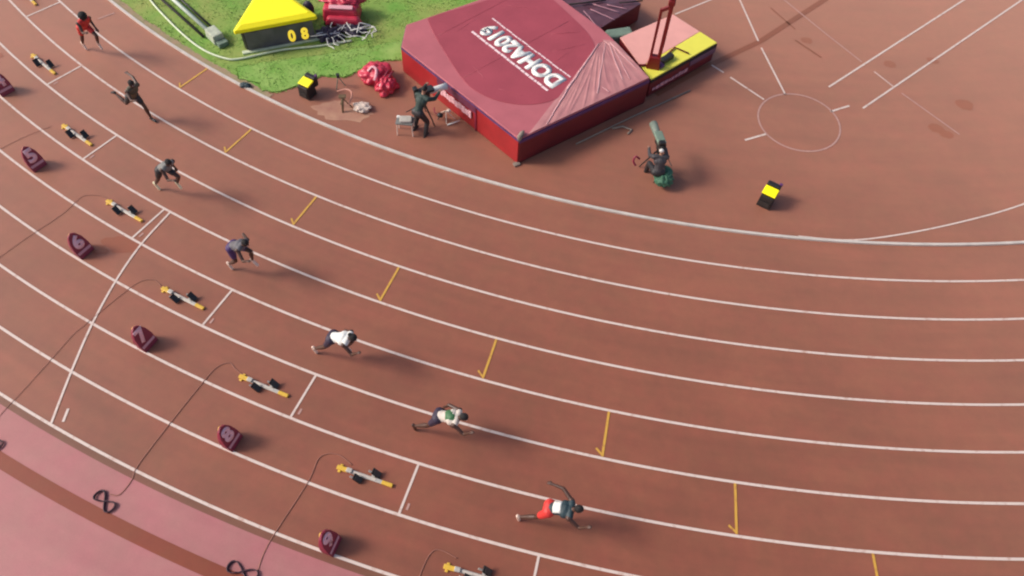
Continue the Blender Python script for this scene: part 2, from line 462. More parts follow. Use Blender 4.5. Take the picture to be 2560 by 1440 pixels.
for zi, (x, y, r, s_) in enumerate(((-12.42, -41.05, .30, .9), (-12.15, -40.95, .22, .6), (-12.9, -41.35, .16, 1), (-20.2, -35.2, .3, .5))):
    pts = [(x + r * 1.5 * (1 + .5 * mnoise.noise(Vector((x + math.cos(t), y + math.sin(t), 3)))) * math.cos(t), y + r * s_ * (1 + .5 * mnoise.noise(Vector((x + math.cos(t) * 2, math.sin(t) * 2, 1)))) * math.sin(t)) for t in [i * PI / 9 for i in range(18)]]
    MB().add([(p[0], p[1], ZT + 0.0035 + 0.0012 * zi) for p in pts], [tuple(range(18))]).build('floor_stain', M['stain'], track)

# ------------------------------------------------------------------ grass infield
edge = [(-36.0, 0), (-35.0, -9), (-31.3, -18), (-26.5, -24.7), (-21.5, -29.2)]
for an in range(-125, -107, 1):
    edge.append(tuple(pol(36.28 + 0.05 * math.sin(an * 3.1), an)[:2]))
edge += [(-10.82, -34.45), (-10.45, -34.1), (-10.13, -33.9), (-9.95, -33.55), (-9.75, -33.35), (-9.4, -33.33), (-9.05, -33.2), (-8.87, -32.98), (-8.5, -32.5), (-8.11, -32.12), (-7.75, -31.95), (-7.35, -31.85), (-7.2, -31.2), (-5.2, -29.2), (-5.0, -28.0), (-5.0, 0)]
MB().add([(p[0], p[1], 0.006) for p in edge], [tuple(range(len(edge)))]).build('grass_base', M['grass']) and None
gb = bpy.data.objects['grass_base']; tag(gb, kind='structure')
def inside(x, y, poly):
    c = False; j = len(poly) - 1
    for i in range(len(poly)):
        if (poly[i][1] > y) != (poly[j][1] > y) and x < (poly[j][0] - poly[i][0]) * (y - poly[i][1]) / (poly[j][1] - poly[i][1]) + poly[i][0]:
            c = not c
        j = i
    return c
TURF = [(-12.45, -33.72), (-11.6, -33.15), (-9.6, -32.1), (-7.9, -31.0), (-7.4, -31.3), (-7.5, -31.85), (-8.11, -32.1), (-8.87, -32.95), (-9.05, -33.18), (-9.8, -33.33), (-10.2, -33.9), (-10.85, -34.42), (-11.3, -34.5), (-11.5, -34.2), (-12.2, -34.15)]
rg = random.Random(3)
def ragged(poly, amp, n=5):
    out = []
    for i in range(len(poly)):
        a_ = Vector(poly[i]); b_ = Vector(poly[(i + 1) % len(poly)])
        for k in range(n):
            q = a_.lerp(b_, k / n)
            out.append((q.x + rg.uniform(-amp, amp), q.y + rg.uniform(-amp, amp)))
    return out
tf = ragged(TURF, 0.035, 4)
struct('turf_strip', MB().prism(tf, 0.002, 0.028), M['turf'])
bl = MB(); rr = random.Random(11); cnt = 0
while cnt < 15000:
    x = rr.uniform(-20.5, -5.5); y = rr.uniform(-35.5, -26.5)
    if not inside(x, y, edge): continue
    clump = mnoise.noise(Vector((x * 1.3, y * 1.3, 0)))
    if clump < -0.25 and rr.random() < 0.7: continue
    z0 = 0.028 if inside(x, y, TURF) else 0.006
    h = rr.uniform(0.015, 0.035) * (1 + clump * 0.6); an = rr.uniform(0, 2 * PI); w = rr.uniform(0.012, 0.028)
    dx, dy = math.cos(an) * w, math.sin(an) * w; l = rr.uniform(-0.03, 0.03)
    bl.add([(x - dx, y - dy, z0), (x + dx, y + dy, z0), (x + dy + l, y - dx + l, z0 + h)], [(0, 1, 2)])
    cnt += 1
for i in range(len(tf)):
    a_ = Vector(tf[i]); b_ = Vector(tf[(i + 1) % len(tf)])
    for k in range(int((b_ - a_).length * 160)):
        q = a_.lerp(b_, rr.random()); x = q.x + rr.gauss(0, 0.03); y = q.y + rr.gauss(0, 0.03)
        an = rr.uniform(0, 2 * PI); w = rr.uniform(0.012, 0.03); dx, dy = math.cos(an) * w, math.sin(an) * w
        bl.add([(x - dx, y - dy, 0.004), (x + dx, y + dy, 0.004), (x + rr.uniform(-.05, .05), y + rr.uniform(-.05, .05), rr.uniform(0.02, 0.045))], [(0, 1, 2)])
me = bpy.data.meshes.new('grass'); me.from_pydata([tuple(q) for q in bl.v], [], bl.f); me.materials.append(M['blade'])
go = bpy.data.objects.new('grass', me); col.objects.link(go)
tag(go, 'short mown grass on the infield beside the bend', 'grass', kind='stuff')
struct('sandy_patch', MB().prism(ragged([(-9.6, -34.75), (-8.9, -35.15), (-7.9, -34.95), (-7.6, -34.5), (-8.2, -34.15), (-9.0, -34.3)], 0.06), 0.001, 0.005), M['sand'])

# ------------------------------------------------------------------ starting blocks
def make_block():
    t = thing('starting_block', 'x', 'starting block', group='starting blocks behind the stagger lines')
    MB().box((0, 0, 0.035), (0.86, 0.085, 0.045)).build('rail', M['alu'], t, bevel=0.008)
    MB().box((-0.02, 0.0, 0.063), (0.56, 0.045, 0.012)).build('ratchet_strip', M['k_cream'], t, bevel=0.003)
    MB().box((-0.55, 0, 0.036), (0.26, 0.10, 0.06)).box((-0.60, 0.0, 0.018), (0.07, 0.20, 0.024)).build('end_cap', M['yellowtip'], t, bevel=0.010)
    MB().box((0.53, 0, 0.034), (0.26, 0.085, 0.055)).build('end_cap', M['yellowtip'], t, bevel=0.010)
    for (x, s_) in ((-0.12, -1), (0.22, 1)):
        y = s_ * 0.125
        pd = MB().box((x, y, 0.11), (0.035, 0.15, 0.24), tilt=('Y', R(-40))).build('pedal', M['blackrub'], t, bevel=0.008)
        MB().box((x + 0.035, y, 0.115), (0.014, 0.13, 0.20), tilt=('Y', R(-40))).build('pedal_pad', M['black'], pd, bevel=0.004)
        MB().box((x - 0.09, y, 0.06), (0.20, 0.035, 0.045), tilt=('Y', R(22))).build('strut', M['alu'], pd)
        MB().box((x - 0.05, s_ * 0.07, 0.045), (0.07, 0.14, 0.035)).build('cross_bar', M['alu'], pd)
    MB().box((-0.38, 0, 0.075), (0.13, 0.10, 0.06)).build('sensor_box', M['alu'], t, bevel=0.008)
    return t
BL = {2: (38.40, -122.85), 3: (39.72, -117.50), 4: (40.87, -112.53), 5: (42.03, -107.85), 6: (43.40, -103.35), 7: (44.58, -99.08), 8: (45.71, -94.98), 9: (47.00, -91.28)}
blabels = {2: 'starting block cut by the top edge, above the red-clad sprinter', 3: 'starting block left of the red-clad sprinter and above the olive-clad sprinter',
           4: 'starting block level with the maroon lane box showing 5, left of the grey-vested sprinter', 5: 'starting block just left of where the curved start line begins',
           6: 'starting block between the lane box showing 6 and the violet-shorted sprinter', 7: 'starting block right of the lane box showing 7, with cable looping to its tail',
           8: 'starting block right of the lane box showing 8, below the cream-vested sprinter', 9: 'starting block cut by the bottom edge, right of the lane box showing 9'}
proto = None
for k, (r, an) in BL.items():
    if proto is None:
        proto = make_block(); o = proto; o.location = pol(r, an, ZT); o.rotation_euler = (0, 0, R(an + 90)); o['label'] = blabels[k]
    else:
        o = dup(proto, pol(r, an, ZT), R(an + 90), blabels[k])

# ------------------------------------------------------------------ text helper
def text_mesh(txt, height, width=None, depth=0.004, bold=0.0, xscale=1.0, spacing=1.0, fat=0.0):
    cu = bpy.data.curves.new('t', 'FONT'); cu.body = txt; cu.size = 1.0; cu.extrude = 0.0; cu.offset = bold; cu.space_character = spacing
    cu.align_x = 'LEFT'; cu.resolution_u = 4
    to = bpy.data.objects.new('t', cu); col.objects.link(to)
    bpy.context.view_layer.update()
    dg = bpy.context.evaluated_depsgraph_get()
    me = bpy.data.meshes.new_from_object(to.evaluated_get(dg))
    col.objects.unlink(to); bpy.data.objects.remove(to); bpy.data.curves.remove(cu)
    xs = [v.co.x for v in me.vertices]; ys = [v.co.y for v in me.vertices]
    cx, cy = (min(xs) + max(xs)) / 2, (min(ys) + max(ys)) / 2
    sy = height / (max(ys) - min(ys)); sx = (width / (max(xs) - min(xs))) if width else sy * xscale
    for v in me.vertices: v.co = Vector(((v.co.x - cx) * sx, (v.co.y - cy) * sy, 0))
    b = bmesh.new(); b.from_mesh(me)
    ge = bmesh.ops.extrude_face_region(b, geom=b.faces[:])
    bmesh.ops.translate(b, vec=(0, 0, depth), verts=[e for e in ge['geom'] if isinstance(e, bmesh.types.BMVert)])
    bmesh.ops.recalc_face_normals(b, faces=b.faces[:])
    if fat:      # heavier strokes: the same glyphs laid again with small shifts, each a little higher
        base = b.faces[:] + b.edges[:] + b.verts[:]
        for k, (dx, dy) in enumerate(((fat, 0), (-fat, 0), (0, fat), (0, -fat))):
            g_ = bmesh.ops.duplicate(b, geom=base)
            bmesh.ops.translate(b, vec=(dx, dy, 0.0012 * (k + 1)), verts=[e for e in g_['geom'] if isinstance(e, bmesh.types.BMVert)])
    b.to_mesh(me); b.free()
    return me
def add_text(name, txt, m_, parent, mtx, **k):
    me = text_mesh(txt, **k); me.materials.clear(); me.materials.append(m_)
    me.transform(mtx); o = bpy.data.objects.new(name, me); col.objects.link(o)
    if parent is not None: o.parent = parent
    return o

# ------------------------------------------------------------------ lane number boxes
# local frame: +x = running direction (the printed face looks that way and leans back), +y = inwards
def frame(ox, ex, ey):
    ex = Vector(ex).normalized(); ey = Vector(ey); ey = (ey - ex * ey.dot(ex)).normalized(); ez = ex.cross(ey)
    mt = Matrix((ex, ey, ez)).transposed().to_4x4(); mt.translation = Vector(ox); return mt
def make_marker(digit):
    t = thing('lane_marker', 'x', 'lane marker', group='lane number boxes behind the blocks')
    H = 0.74; B = 0.23
    prof = [(-0.215, 0.0), (0.215, 0.0), (0.225, 0.28), (0.19, 0.52), (0.11, 0.70), (0.0, 0.78), (-0.11, 0.70), (-0.19, 0.52), (-0.225, 0.28)]
    def fp(u, w, off=0.0):   # u across, w up the face
        return Vector((-B * w / 0.78 + off, u, H * w / 0.78))
    v = [fp(u, w) for u, w in prof] + [Vector((-0.285 + 0.01 * (w / 0.78) , u * 0.92, H * w / 0.78 * 0.97)) for u, w in prof]
    n = len(prof)
    MB().add(v, [tuple(range(n)), tuple(range(2 * n - 1, n - 1, -1))] + [(i, (i + 1) % n, n + (i + 1) % n, n + i) for i in range(n)]).build('body', M['maroon'], t, bevel=0.012)
    nrm = Vector((H, 0, B)).normalized()
    fm = frame(fp(0, 0.47) + nrm * 0.004, (0, 1, 0), (-B, 0, H))
    add_text('digit', digit, M['pinkpanel'], t, fm, height=0.42, width=0.27, depth=0.006, bold=0.05)
    s_ = [fp(-0.19, 0.13) + nrm * 0.004, fp(0.19, 0.13) + nrm * 0.004, fp(0.20, 0.205) + nrm * 0.004, fp(-0.20, 0.205) + nrm * 0.004]
    v = s_ + [p + nrm * 0.005 for p in s_]
    MB().add(v, [(4, 5, 6, 7), (0, 1, 5, 4), (1, 2, 6, 5), (2, 3, 7, 6), (3, 0, 4, 7), (3, 2, 1, 0)]).build('stripe', M['stripe'], t)
    MB().tube([(-0.22, -0.05, 0.62), (-0.27, -0.04, 0.67), (-0.28, 0.0, 0.68), (-0.27, 0.04, 0.67), (-0.22, 0.05, 0.62)], 0.020, 6).build('handle', M['yellowtip'], t, smooth=True)
    return t
MK = {4: (41.14, -116.88), 5: (42.30, -112.14), 6: (43.57, -107.44), 7: (44.83, -103.02), 8: (46.05, -98.76), 9: (47.31, -94.86)}
for k, (r, an) in MK.items():
    t = make_marker(str(k))
    t.location = pol(r, an, ZT); t.rotation_euler = (0, 0, R(an + 90))
    t['label'] = {4: 'maroon lane box showing 4, cut by the left edge of the photo', 5: 'maroon lane box showing 5, below the block left of the grey-vested sprinter',
                  6: 'maroon lane box showing 6, beside the dark stain left of the curved start line', 7: 'maroon lane box showing 7, just right of the long curved start line',
                  8: 'maroon lane box showing 8, midway between the two cables that cross the lanes', 9: 'maroon lane box showing 9, lowest one, right of the lower crossing cable'}[k]

# ------------------------------------------------------------------ cables
def cable(pts, r, m_, label, z=None, name='cable', n=8):
    P = [Vector((p[0], p[1], (z if z is not None else ZT + 0.010 + r * 0.4))) for p in pts]
    o = MB().tube(smooth_path(P, n), r, 6, flat=0.5).build(name, m_, smooth=True)
    return tag(o, label, 'cable')
cable([(-6.98, -43.95), (-7.5, -43.9), (-7.87, -43.77), (-8.09, -43.64), (-8.35, -43.84), (-8.50, -44.38), (-8.74, -45.49), (-8.93, -46.52), (-8.89, -46.85), (-8.98, -47.21), (-9.18, -47.25)], 0.011, M['cable'], 'thin brown cable running from the block near lane box 7 to the upper coil')
cable([(-4.35, -45.35), (-4.68, -45.21), (-4.96, -45.23), (-5.13, -45.42), (-5.15, -45.95), (-5.40, -47.15), (-5.46, -47.63), (-5.43, -48.0)], 0.011, M['cable'], 'thin brown cable running from the block beside lane box 8 down to the lower coil')
cable([(-1.5, -46.75), (-1.9, -46.67), (-2.08, -46.80), (-2.16, -47.27), (-2.2, -48.4)], 0.011, M['cable'], 'short brown cable looping behind the block cut by the bottom edge')
cable([(-10.75, -42.0), (-11.02, -41.88), (-11.33, -42.02), (-11.6, -42.54), (-12.0, -43.57), (-12.12, -43.9), (-12.28, -44.85), (-12.42, -45.6), (-12.54, -46.2), (-12.55, -46.6)], 0.008, M['cable'], 'faint brown cable crossing under the curved start line, behind lane box 7')
cable([(-13.5, -39.75), (-13.83, -39.67), (-14.25, -39.79), (-14.35, -40.12), (-14.48, -40.59), (-14.93, -41.57), (-15.3, -42.5)], 0.008, M['cable'], 'faint brown cable trailing left behind the block beside lane box 5')
cable([(-16.6, -37.6), (-17.1, -38.2), (-17.6, -39.0), (-18.4, -40.2)], 0.007, M['cable'], 'faint brown cable trailing to the left edge above lane box 5')
def coil(c, ang, s1, s2, label, tail=None):
    """figure-of-eight made by a cable laid in several slightly shifted turns"""
    cs, sn = math.cos(ang), math.sin(ang); pts = []; rc = random.Random(int(c[0] * 100))
    for tn in range(4):
        ox, oy = rc.uniform(-.012, .012), rc.uniform(-.012, .012); sc = 1 + rc.uniform(-.05, .05)
        for i in range(28):
            t = 2 * PI * i / 28
            x = s1 * sc * math.sin(t); y = s2 * sc * math.sin(2 * t)
            pts.append(Vector((c[0] + ox + x * cs - y * sn, c[1] + oy + x * sn + y * cs, 0.022 + 0.012 * tn + 0.008 * math.cos(t))))
    if tail:
        pts += [Vector((q[0], q[1], 0.03)) for q in tail]
    o = MB().tube(pts, 0.011, 6).build('cable_coil', M['coil'], smooth=True)
    return tag(o, label, 'cable coil', 'coiled cables on the pink apron')
coil((-9.20, -47.42), R(-28), 0.28, 0.12, 'plum figure-of-eight cable coil lying on the rust band, upper one of the two whole coils')
coil((-5.72, -48.06), R(-8), 0.33, 0.12, 'plum figure-of-eight cable coil at the bottom edge below lane box 8')
coil((-12.36, -46.80), R(-18), 0.31, 0.13, 'plum cable coil cut by the left edge, on the pink apron')

# ------------------------------------------------------------------ people
def remeshed(mb, name, m_, parent, vox=0.011, sm=4):
    tmp = bpy.data.objects.new('tmp', mb.mesh('tmp', m_)); col.objects.link(tmp)
    rm = tmp.modifiers.new('r', 'REMESH'); rm.mode = 'VOXEL'; rm.voxel_size = vox
    s_ = tmp.modifiers.new('s', 'SMOOTH'); s_.iterations = sm; s_.factor = 0.5
    bpy.context.view_layer.update()
    dg = bpy.context.evaluated_depsgraph_get()
    me = bpy.data.meshes.new_from_object(tmp.evaluated_get(dg))
    col.objects.unlink(tmp); bpy.data.objects.remove(tmp)
    me.name = name; me.materials.clear(); me.materials.append(m_)
    for p in me.polygons: p.use_smooth = True
    o = bpy.data.objects.new(name, me); col.objects.link(o); o.parent = parent
    return o

def person(label, loc, rz, P, skin, top, shorts, shoe, group=None, hair='short', long_legs=None, sleeves=False, legs_cloth=False, hairmat=None, patch=None, band=None, scale=1.0):
    """P: lean, thL,knL,thR,knR, shL,elL,shR,elR (degrees; thigh/upper arm forward positive)
       optional: hipz (seated), armout, head pitch, legout"""
    t = thing('person', label, 'person', loc, rz, group)
    lean = R(P['lean']); ex = Vector((math.sin(lean), 0, math.cos(lean)))      # torso axis
    twist = R(P.get('twist', 0))
    def leg(s_, th, kn):
        out = R(P.get('legout', 3))
        h = Vector((0, s_ * 0.095, 0))
        th = R(th); sh = th - R(kn)
        d1 = Vector((math.sin(th), s_ * math.sin(out), -math.cos(th))).normalized()
        d2 = Vector((math.sin(sh), s_ * math.sin(out) * 0.3, -math.cos(sh))).normalized()
        k = h + d1 * 0.45; an = k + d2 * 0.43
        fa = sh + R(90 - P.get('plantar', 25)) if kn < 60 else sh + R(55)
        if P.get('seated'): fa = R(90)
        fd = Vector((math.sin(fa), 0, -math.cos(fa)))
        heel = an - fd * 0.05 + d2 * 0.045; toe = an + fd * 0.17 + d2 * 0.05
        return h, k, an, heel, toe
    L = leg(1, P['thL'], P['knL']); Rr = leg(-1, P['thR'], P['knR'])
    low = min([q.z for q in (L[3], L[4], Rr[3], Rr[4])]) - 0.03
    off = Vector((0, 0, P['hipz'] if 'hipz' in P else -low + P.get('air', 0.0)))
    L = [q + off for q in L]; Rr = [q + off for q in Rr]
    pel = off.copy()
    side = Vector((math.sin(twist), math.cos(twist), 0))
    side = (side - ex * side.dot(ex)).normalized()
    waist = pel + ex * 0.16; chest = pel + ex * 0.36; neck = pel + ex * 0.53
    hp = R(P['lean'] * 0.55 + P.get('head', 0)); hd = Vector((math.sin(hp), 0, math.cos(hp)))
    head = neck + ex * 0.05 + hd * 0.13
    fwd = Vector((math.cos(hp), 0, -math.sin(hp)))
    shl = neck + side * 0.185 - ex * 0.05; shr = neck - side * 0.185 - ex * 0.05
    def arm(s0, s_, a_, e_, out):
        a_ = R(a_); o_ = R(out)
        d1 = Vector((math.sin(a_) * math.cos(o_), s_ * math.sin(o_), -math.cos(a_) * math.cos(o_)))
        b_ = a_ + R(e_)
        d2 = Vector((math.sin(b_), -s_ * 0.12 + s_ * math.sin(o_) * .5, -math.cos(b_))).normalized()
        e = s0 + d1 * 0.30; w = e + d2 * 0.26
        return e, w, d2
    eL, wL, dL = arm(shl, 1, P['shL'], P['elL'], P.get('armoutL', P.get('armout', 14)))
    eR, wR, dR = arm(shr, -1, P['shR'], P['elR'], P.get('armoutR', P.get('armout', 14)))
    b = MB()
    # torso
    b.capsule(pel + side * 0.07, pel - side * 0.07, 0.115, 0.115)
    b.capsule(pel, waist, 0.125, 0.112); b.capsule(waist, chest, 0.112, 0.135)
    b.capsule(chest + side * 0.06, chest - side * 0.06, 0.12, 0.12); b.capsule(shl, shr, 0.068, 0.068)
    b.capsule(chest, neck - ex * 0.06, 0.13, 0.085)
    b.capsule(neck - ex * 0.03, head - hd * 0.05, 0.055, 0.052)
    # head
    hm = Matrix((fwd, Vector((0, 1, 0)), hd)).transposed()
    b.ball(head, (0.098, 0.076, 0.112), 14, 10, hm)
    b.ball(head + fwd * 0.03 - hd * 0.06, (0.058, 0.052, 0.055), 10, 8, hm)
    b.ball(head + fwd * 0.10 - hd * 0.02, (0.02, 0.014, 0.026), 8, 6, hm)
    for s_ in (1, -1): b.ball(head + Vector((0, s_ * 0.077, 0)) - hd * 0.01, (0.018, 0.010, 0.03), 8, 6, hm)
    # arms, hands
    for (s0, e, w, d2, s_) in ((shl, eL, wL, dL, 1), (shr, eR, wR, dR, -1)):
        b.ball(s0, 0.068, 10, 8); b.capsule(s0, e, 0.054, 0.042); b.capsule(e, w, 0.043, 0.027)
        pc = w + d2 * 0.05
        up = Vector((0, 0, 1)); wd = d2.cross(up); wd = wd.normalized() if wd.length > .1 else Vector((1, 0, 0))
        b.capsule(w + wd * 0.012, pc + wd * 0.02, 0.024, 0.021); b.capsule(w - wd * 0.012, pc - wd * 0.02, 0.024, 0.021)
        bend = d2.cross(wd) * (1 if s_ > 0 else 1)
        for q, ln in ((-0.030, 0.052), (-0.010, 0.062), (0.010, 0.058), (0.030, 0.044)):
            f0 = pc + wd * q + d2 * 0.012; f1 = f0 + d2 * ln * 0.55 + bend * 0.008; f2 = f1 + d2 * ln * 0.35 + bend * 0.026
            b.capsule(f0, f1, 0.0105, 0.010, 6); b.capsule(f1, f2, 0.010, 0.009, 6)
        th0 = w + d2 * 0.02 + wd * 0.03 * s_; b.capsule(th0, th0 + d2 * 0.035 + wd * 0.028 * s_ + bend * 0.01, 0.013, 0.011, 6)
    for (h, k, an, heel, toe) in (L, Rr):
        b.capsule(h, k, 0.092, 0.058); b.capsule(k, k.lerp(an, 0.35), 0.057, 0.060); b.capsule(k.lerp(an, 0.35), an, 0.060, 0.034)
        b.capsule(heel, toe, 0.034, 0.030)
    remeshed(b, 'body', skin, t, 0.0105, 3)
    # clothing
    c = MB()
    c.capsule(waist, chest, 0.128, 0.150); c.capsule(chest + side * 0.06, chest - side * 0.06, 0.133, 0.133)
    c.capsule(chest, neck - ex * 0.07, 0.144, 0.098); c.capsule(pel + ex * 0.07, waist, 0.138, 0.128)
    c.capsule(shl.lerp(neck, .25), shr.lerp(neck, .25), 0.078, 0.078)
    if sleeves:
        c.capsule(shl, eL, 0.078, 0.058); c.capsule(shr, eR, 0.078, 0.058); c.capsule(eL, wL, 0.058, 0.044); c.capsule(eR, wR, 0.058, 0.044)
    remeshed(c, 'jacket' if sleeves else 'singlet', top, t, 0.014, 3)
    c = MB()
    c.capsule(pel + side * 0.07, pel - side * 0.07, 0.135, 0.135); c.capsule(pel, waist, 0.137, 0.122)
    for (h, k, an, heel, toe) in (L, Rr):
        if legs_cloth: c.capsule(h, k, 0.112, 0.080); c.capsule(k, an, 0.080, 0.062)
        else: c.capsule(h, h.lerp(k, 0.62), 0.106, 0.086)
    remeshed(c, 'trousers' if legs_cloth else 'shorts', shorts, t, 0.014, 3)
    for (h, k, an, heel, toe) in (L, Rr):
        s_ = MB(); s_.capsule(heel, toe, 0.042, 0.038); s_.capsule(an, heel.lerp(toe, .3), 0.042, 0.044)
        remeshed(s_, 'shoe', shoe, t, 0.012, 2)
    hb = MB()
    if hair == 'short':
        hb.ball(head + hd * 0.022 - fwd * 0.012, (0.100, 0.082, 0.104), 14, 10, hm)
    elif hair == 'bushy':
        hb.ball(head + hd * 0.04 - fwd * 0.02, (0.14, 0.135, 0.125), 14, 10, hm); hb.ball(head - fwd * 0.10 - hd * 0.03, (0.08, 0.10, 0.10), 12, 8, hm)
    elif hair == 'bun':
        hb.ball(head + hd * 0.022 - fwd * 0.012, (0.102, 0.086, 0.106), 14, 10, hm); hb.ball(head - fwd * 0.11 + hd * 0.04, 0.05, 10, 8)
    elif hair == 'cap':
        hb.ball(head + hd * 0.03 - fwd * 0.008, (0.106, 0.088, 0.095), 14, 10, hm); hb.ball(head + fwd * 0.11 + hd * 0.035, (0.07, 0.06, 0.012), 10, 6, hm)
    remeshed(hb, 'cap' if hair == 'cap' else 'hair', hairmat or M['hair'], t, 0.012, 2)
    back = -(ex.cross(side)).normalized()
    if back.x > 0 and P['lean'] < 80 and back.z < 0: back = -back
    bk = Vector((-math.cos(lean), 0, math.sin(lean)))
    if patch:
        ce = pel + ex * 0.235 + bk * 0.125; c = MB(); 
        v = []
        for i in range(5):
            for j in range(5):
                u = (j - 2) / 2; w = (i - 2) / 2
                v.append(ce + side * u * 0.13 + ex * w * 0.09 - bk * (0.045 * u * u) + bk * 0.02)
        c.add(v, [(i * 5 + j, i * 5 + j + 1, i * 5 + j + 6, i * 5 + j + 5) for i in range(4) for j in range(4)])
        o = c.build('race_bib', patch, t, smooth=True); sd = o.modifiers.new('solid', 'SOLIDIFY'); sd.thickness = 0.006
    if band:
        c = MB(); c.capsule(pel + ex * 0.30 + side * .02, pel + ex * 0.36 - side * .02, 0.152, 0.155, 16)
        remeshed(c, 'chest_band', band, t, 0.014, 3)
    if scale != 1.0: t.scale = (scale,) * 3
    # eyes
    for s_ in (1, -1): MB().ball(head + fwd * 0.082 + Vector((0, s_ * 0.030, 0)) + hd * 0.008, 0.013, 8, 6).build('eye', M['white'], t, smooth=True)
    return t
SG = 'sprinters driving off the start round the bend'
def runner(r, an, P, label, top, shorts, shoe, **k):
    return person(label, pol(r, an, ZT + 0.012), R(an + 90), P, M['skin'], top, shorts, shoe, SG, **k)
runner(38.28, -116.55, dict(lean=42, thL=62, knL=88, thR=-22, knR=10, shL=-40, elL=80, shR=40, elR=80, armout=12, air=0.0), 'sprinter in scarlet singlet and shorts with bushy black hair, topmost in the photo', M['k_red'], M['k_red'], M['shoe'], hair='bushy')
runner(39.25, -111.2, dict(lean=32, thL=28, knL=22, thR=-38, knR=75, shL=-105, elL=15, shR=62, elR=60, armout=20, plantar=5), 'sprinter in olive kit with one arm flung up behind, second from the top', M['k_olive'], M['k_dark'], M['k_dark'], hair='short')
runner(40.82, -107.0, dict(lean=48, thL=66, knL=95, thR=-26, knR=10, shL=-55, elL=75, shR=40, elR=80, armout=14), 'sprinter in grey singlet and black shorts with cream shoes, above the curved start line', M['k_grey'], M['k_dark'], M['shoey'], hair='short')
runner(41.95, -102.35, dict(lean=54, thL=80, knL=90, thR=5, knR=48, shL=-70, elL=55, shR=50, elR=80, armoutL=30, armout=25), 'sprinter in slate singlet and violet shorts, fourth from the top', M['k_slate'], M['k_purple'], M['shoe'], hair='short')
runner(43.17, -97.50, dict(lean=64, thL=78, knL=105, thR=-27, knR=22, shL=-50, elL=70, shR=50, elR=90, armout=14), 'sprinter bent low in white singlet and navy shorts', M['k_white'], M['k_navy'], M['shoe'], hair='bun')
runner(44.18, -93.45, dict(lean=66, thL=76, knL=105, thR=-28, knR=24, shL=-75, elL=45, shR=60, elR=85, armout=16), 'sprinter bent low in cream singlet with green band, second from the bottom', M['k_cream'], M['k_navy'], M['skin'], hair='short', band=M['k_green'])
runner(45.52, -89.80, dict(lean=62, thL=78, knL=100, thR=-30, knR=24, shL=-100, elL=20, shR=62, elR=85, armoutL=42, armout=20), 'sprinter in dark teal singlet with white back patch and red shorts, nearest the bottom', M['k_teal'], M['k_red'], M['shoe'], hair='short', patch=M['k_white'])

# ------------------------------------------------------------------ pole vault mat
A = Vector((-2.84, -35.37)); Cc = Vector((0.44, -31.76)); N1 = Vector((-0.98, -30.19)); N2 = Vector((-1.45, -29.75)); E_ = Vector((-4.0, -27.85)); B2 = Vector((-7.48, -31.35)); B1 = Vector((-7.30, -32.42))
HM = 0.98
pv = thing('landing_mat', 'large maroon pole vault landing mat with white DOHA2019 lettering', 'landing mat', (-3.3, -31.6, 0))
def loc_(p): return Vector((p[0] + 3.3, p[1] + 31.6, p[2] if len(p) > 2 else 0))
def P2(v): return [(q.x + 3.3, q.y + 31.6) for q in v]
outer = [A, Cc, N1, N2, E_, B2, B1]
ctr = sum((Vector((q.x, q.y)) for q in outer), Vector((0, 0))) / 7
def inset(poly, d): return [q + (ctr - q).normalized() * d for q in poly]
# side panels
def side_panel(p, q, z0, z1, m_, name, out=0.03, t=0.04):
    d = (q - p).normalized(); nn = Vector((d.y, -d.x)); 
    pts = [p + nn * (out - t), q + nn * (out - t), q + nn * out, p + nn * out]
    return MB().prism(P2(pts), z0, z1).build(name, m_, pv, bevel=0.01)
MB().prism(P2(inset(outer, 0.05)), 0.04, HM - 0.03).build('foam_core', M['matdark'], pv, bevel=0.04)
side_panel(A, Cc, 0.02, HM - 0.16, M['matdark'], 'side_panel')  # unlit side: its shade is painted by the darker vinyl
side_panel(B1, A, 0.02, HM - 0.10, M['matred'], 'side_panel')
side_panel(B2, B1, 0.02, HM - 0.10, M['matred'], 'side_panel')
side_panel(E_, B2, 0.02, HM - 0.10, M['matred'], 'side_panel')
side_panel(A, Cc, HM - 0.155, HM - 0.045, M['purple'], 'edge_strip', 0.035, 0.05)
side_panel(B1, A, HM - 0.095, HM - 0.045, M['purple'], 'edge_strip', 0.035, 0.05)
side_panel(B2, B1, HM - 0.095, HM - 0.045, M['purple'], 'edge_strip', 0.035, 0.05)
MB().prism(P2([q + (q - ctr).normalized() * 0.01 for q in outer]), HM - 0.04, HM + 0.01).build('top_cover', M['matrim'], pv, bevel=0.025)
inner = [(-6.80, -30.72), (-6.80, -31.10), (-6.01, -32.22), (-4.98, -33.45), (-4.23, -33.90), (-3.43, -34.02), (-2.70, -33.85), (-2.15, -33.45), (-1.86, -32.95), (-1.55, -32.2), (-1.40, -31.3), (-1.55, -30.5), (-2.3, -29.6), (-3.9, -28.25), (-4.6, -28.7), (-5.7, -29.75)]
sp = smooth_path([Vector((p[0], p[1], 0)) for p in inner], 5, True)
MB().prism([(q.x + 3.3, q.y + 31.6) for q in sp], HM + 0.002, HM + 0.022).build('centre_panel', M['mattop'], pv, bevel=0.006)
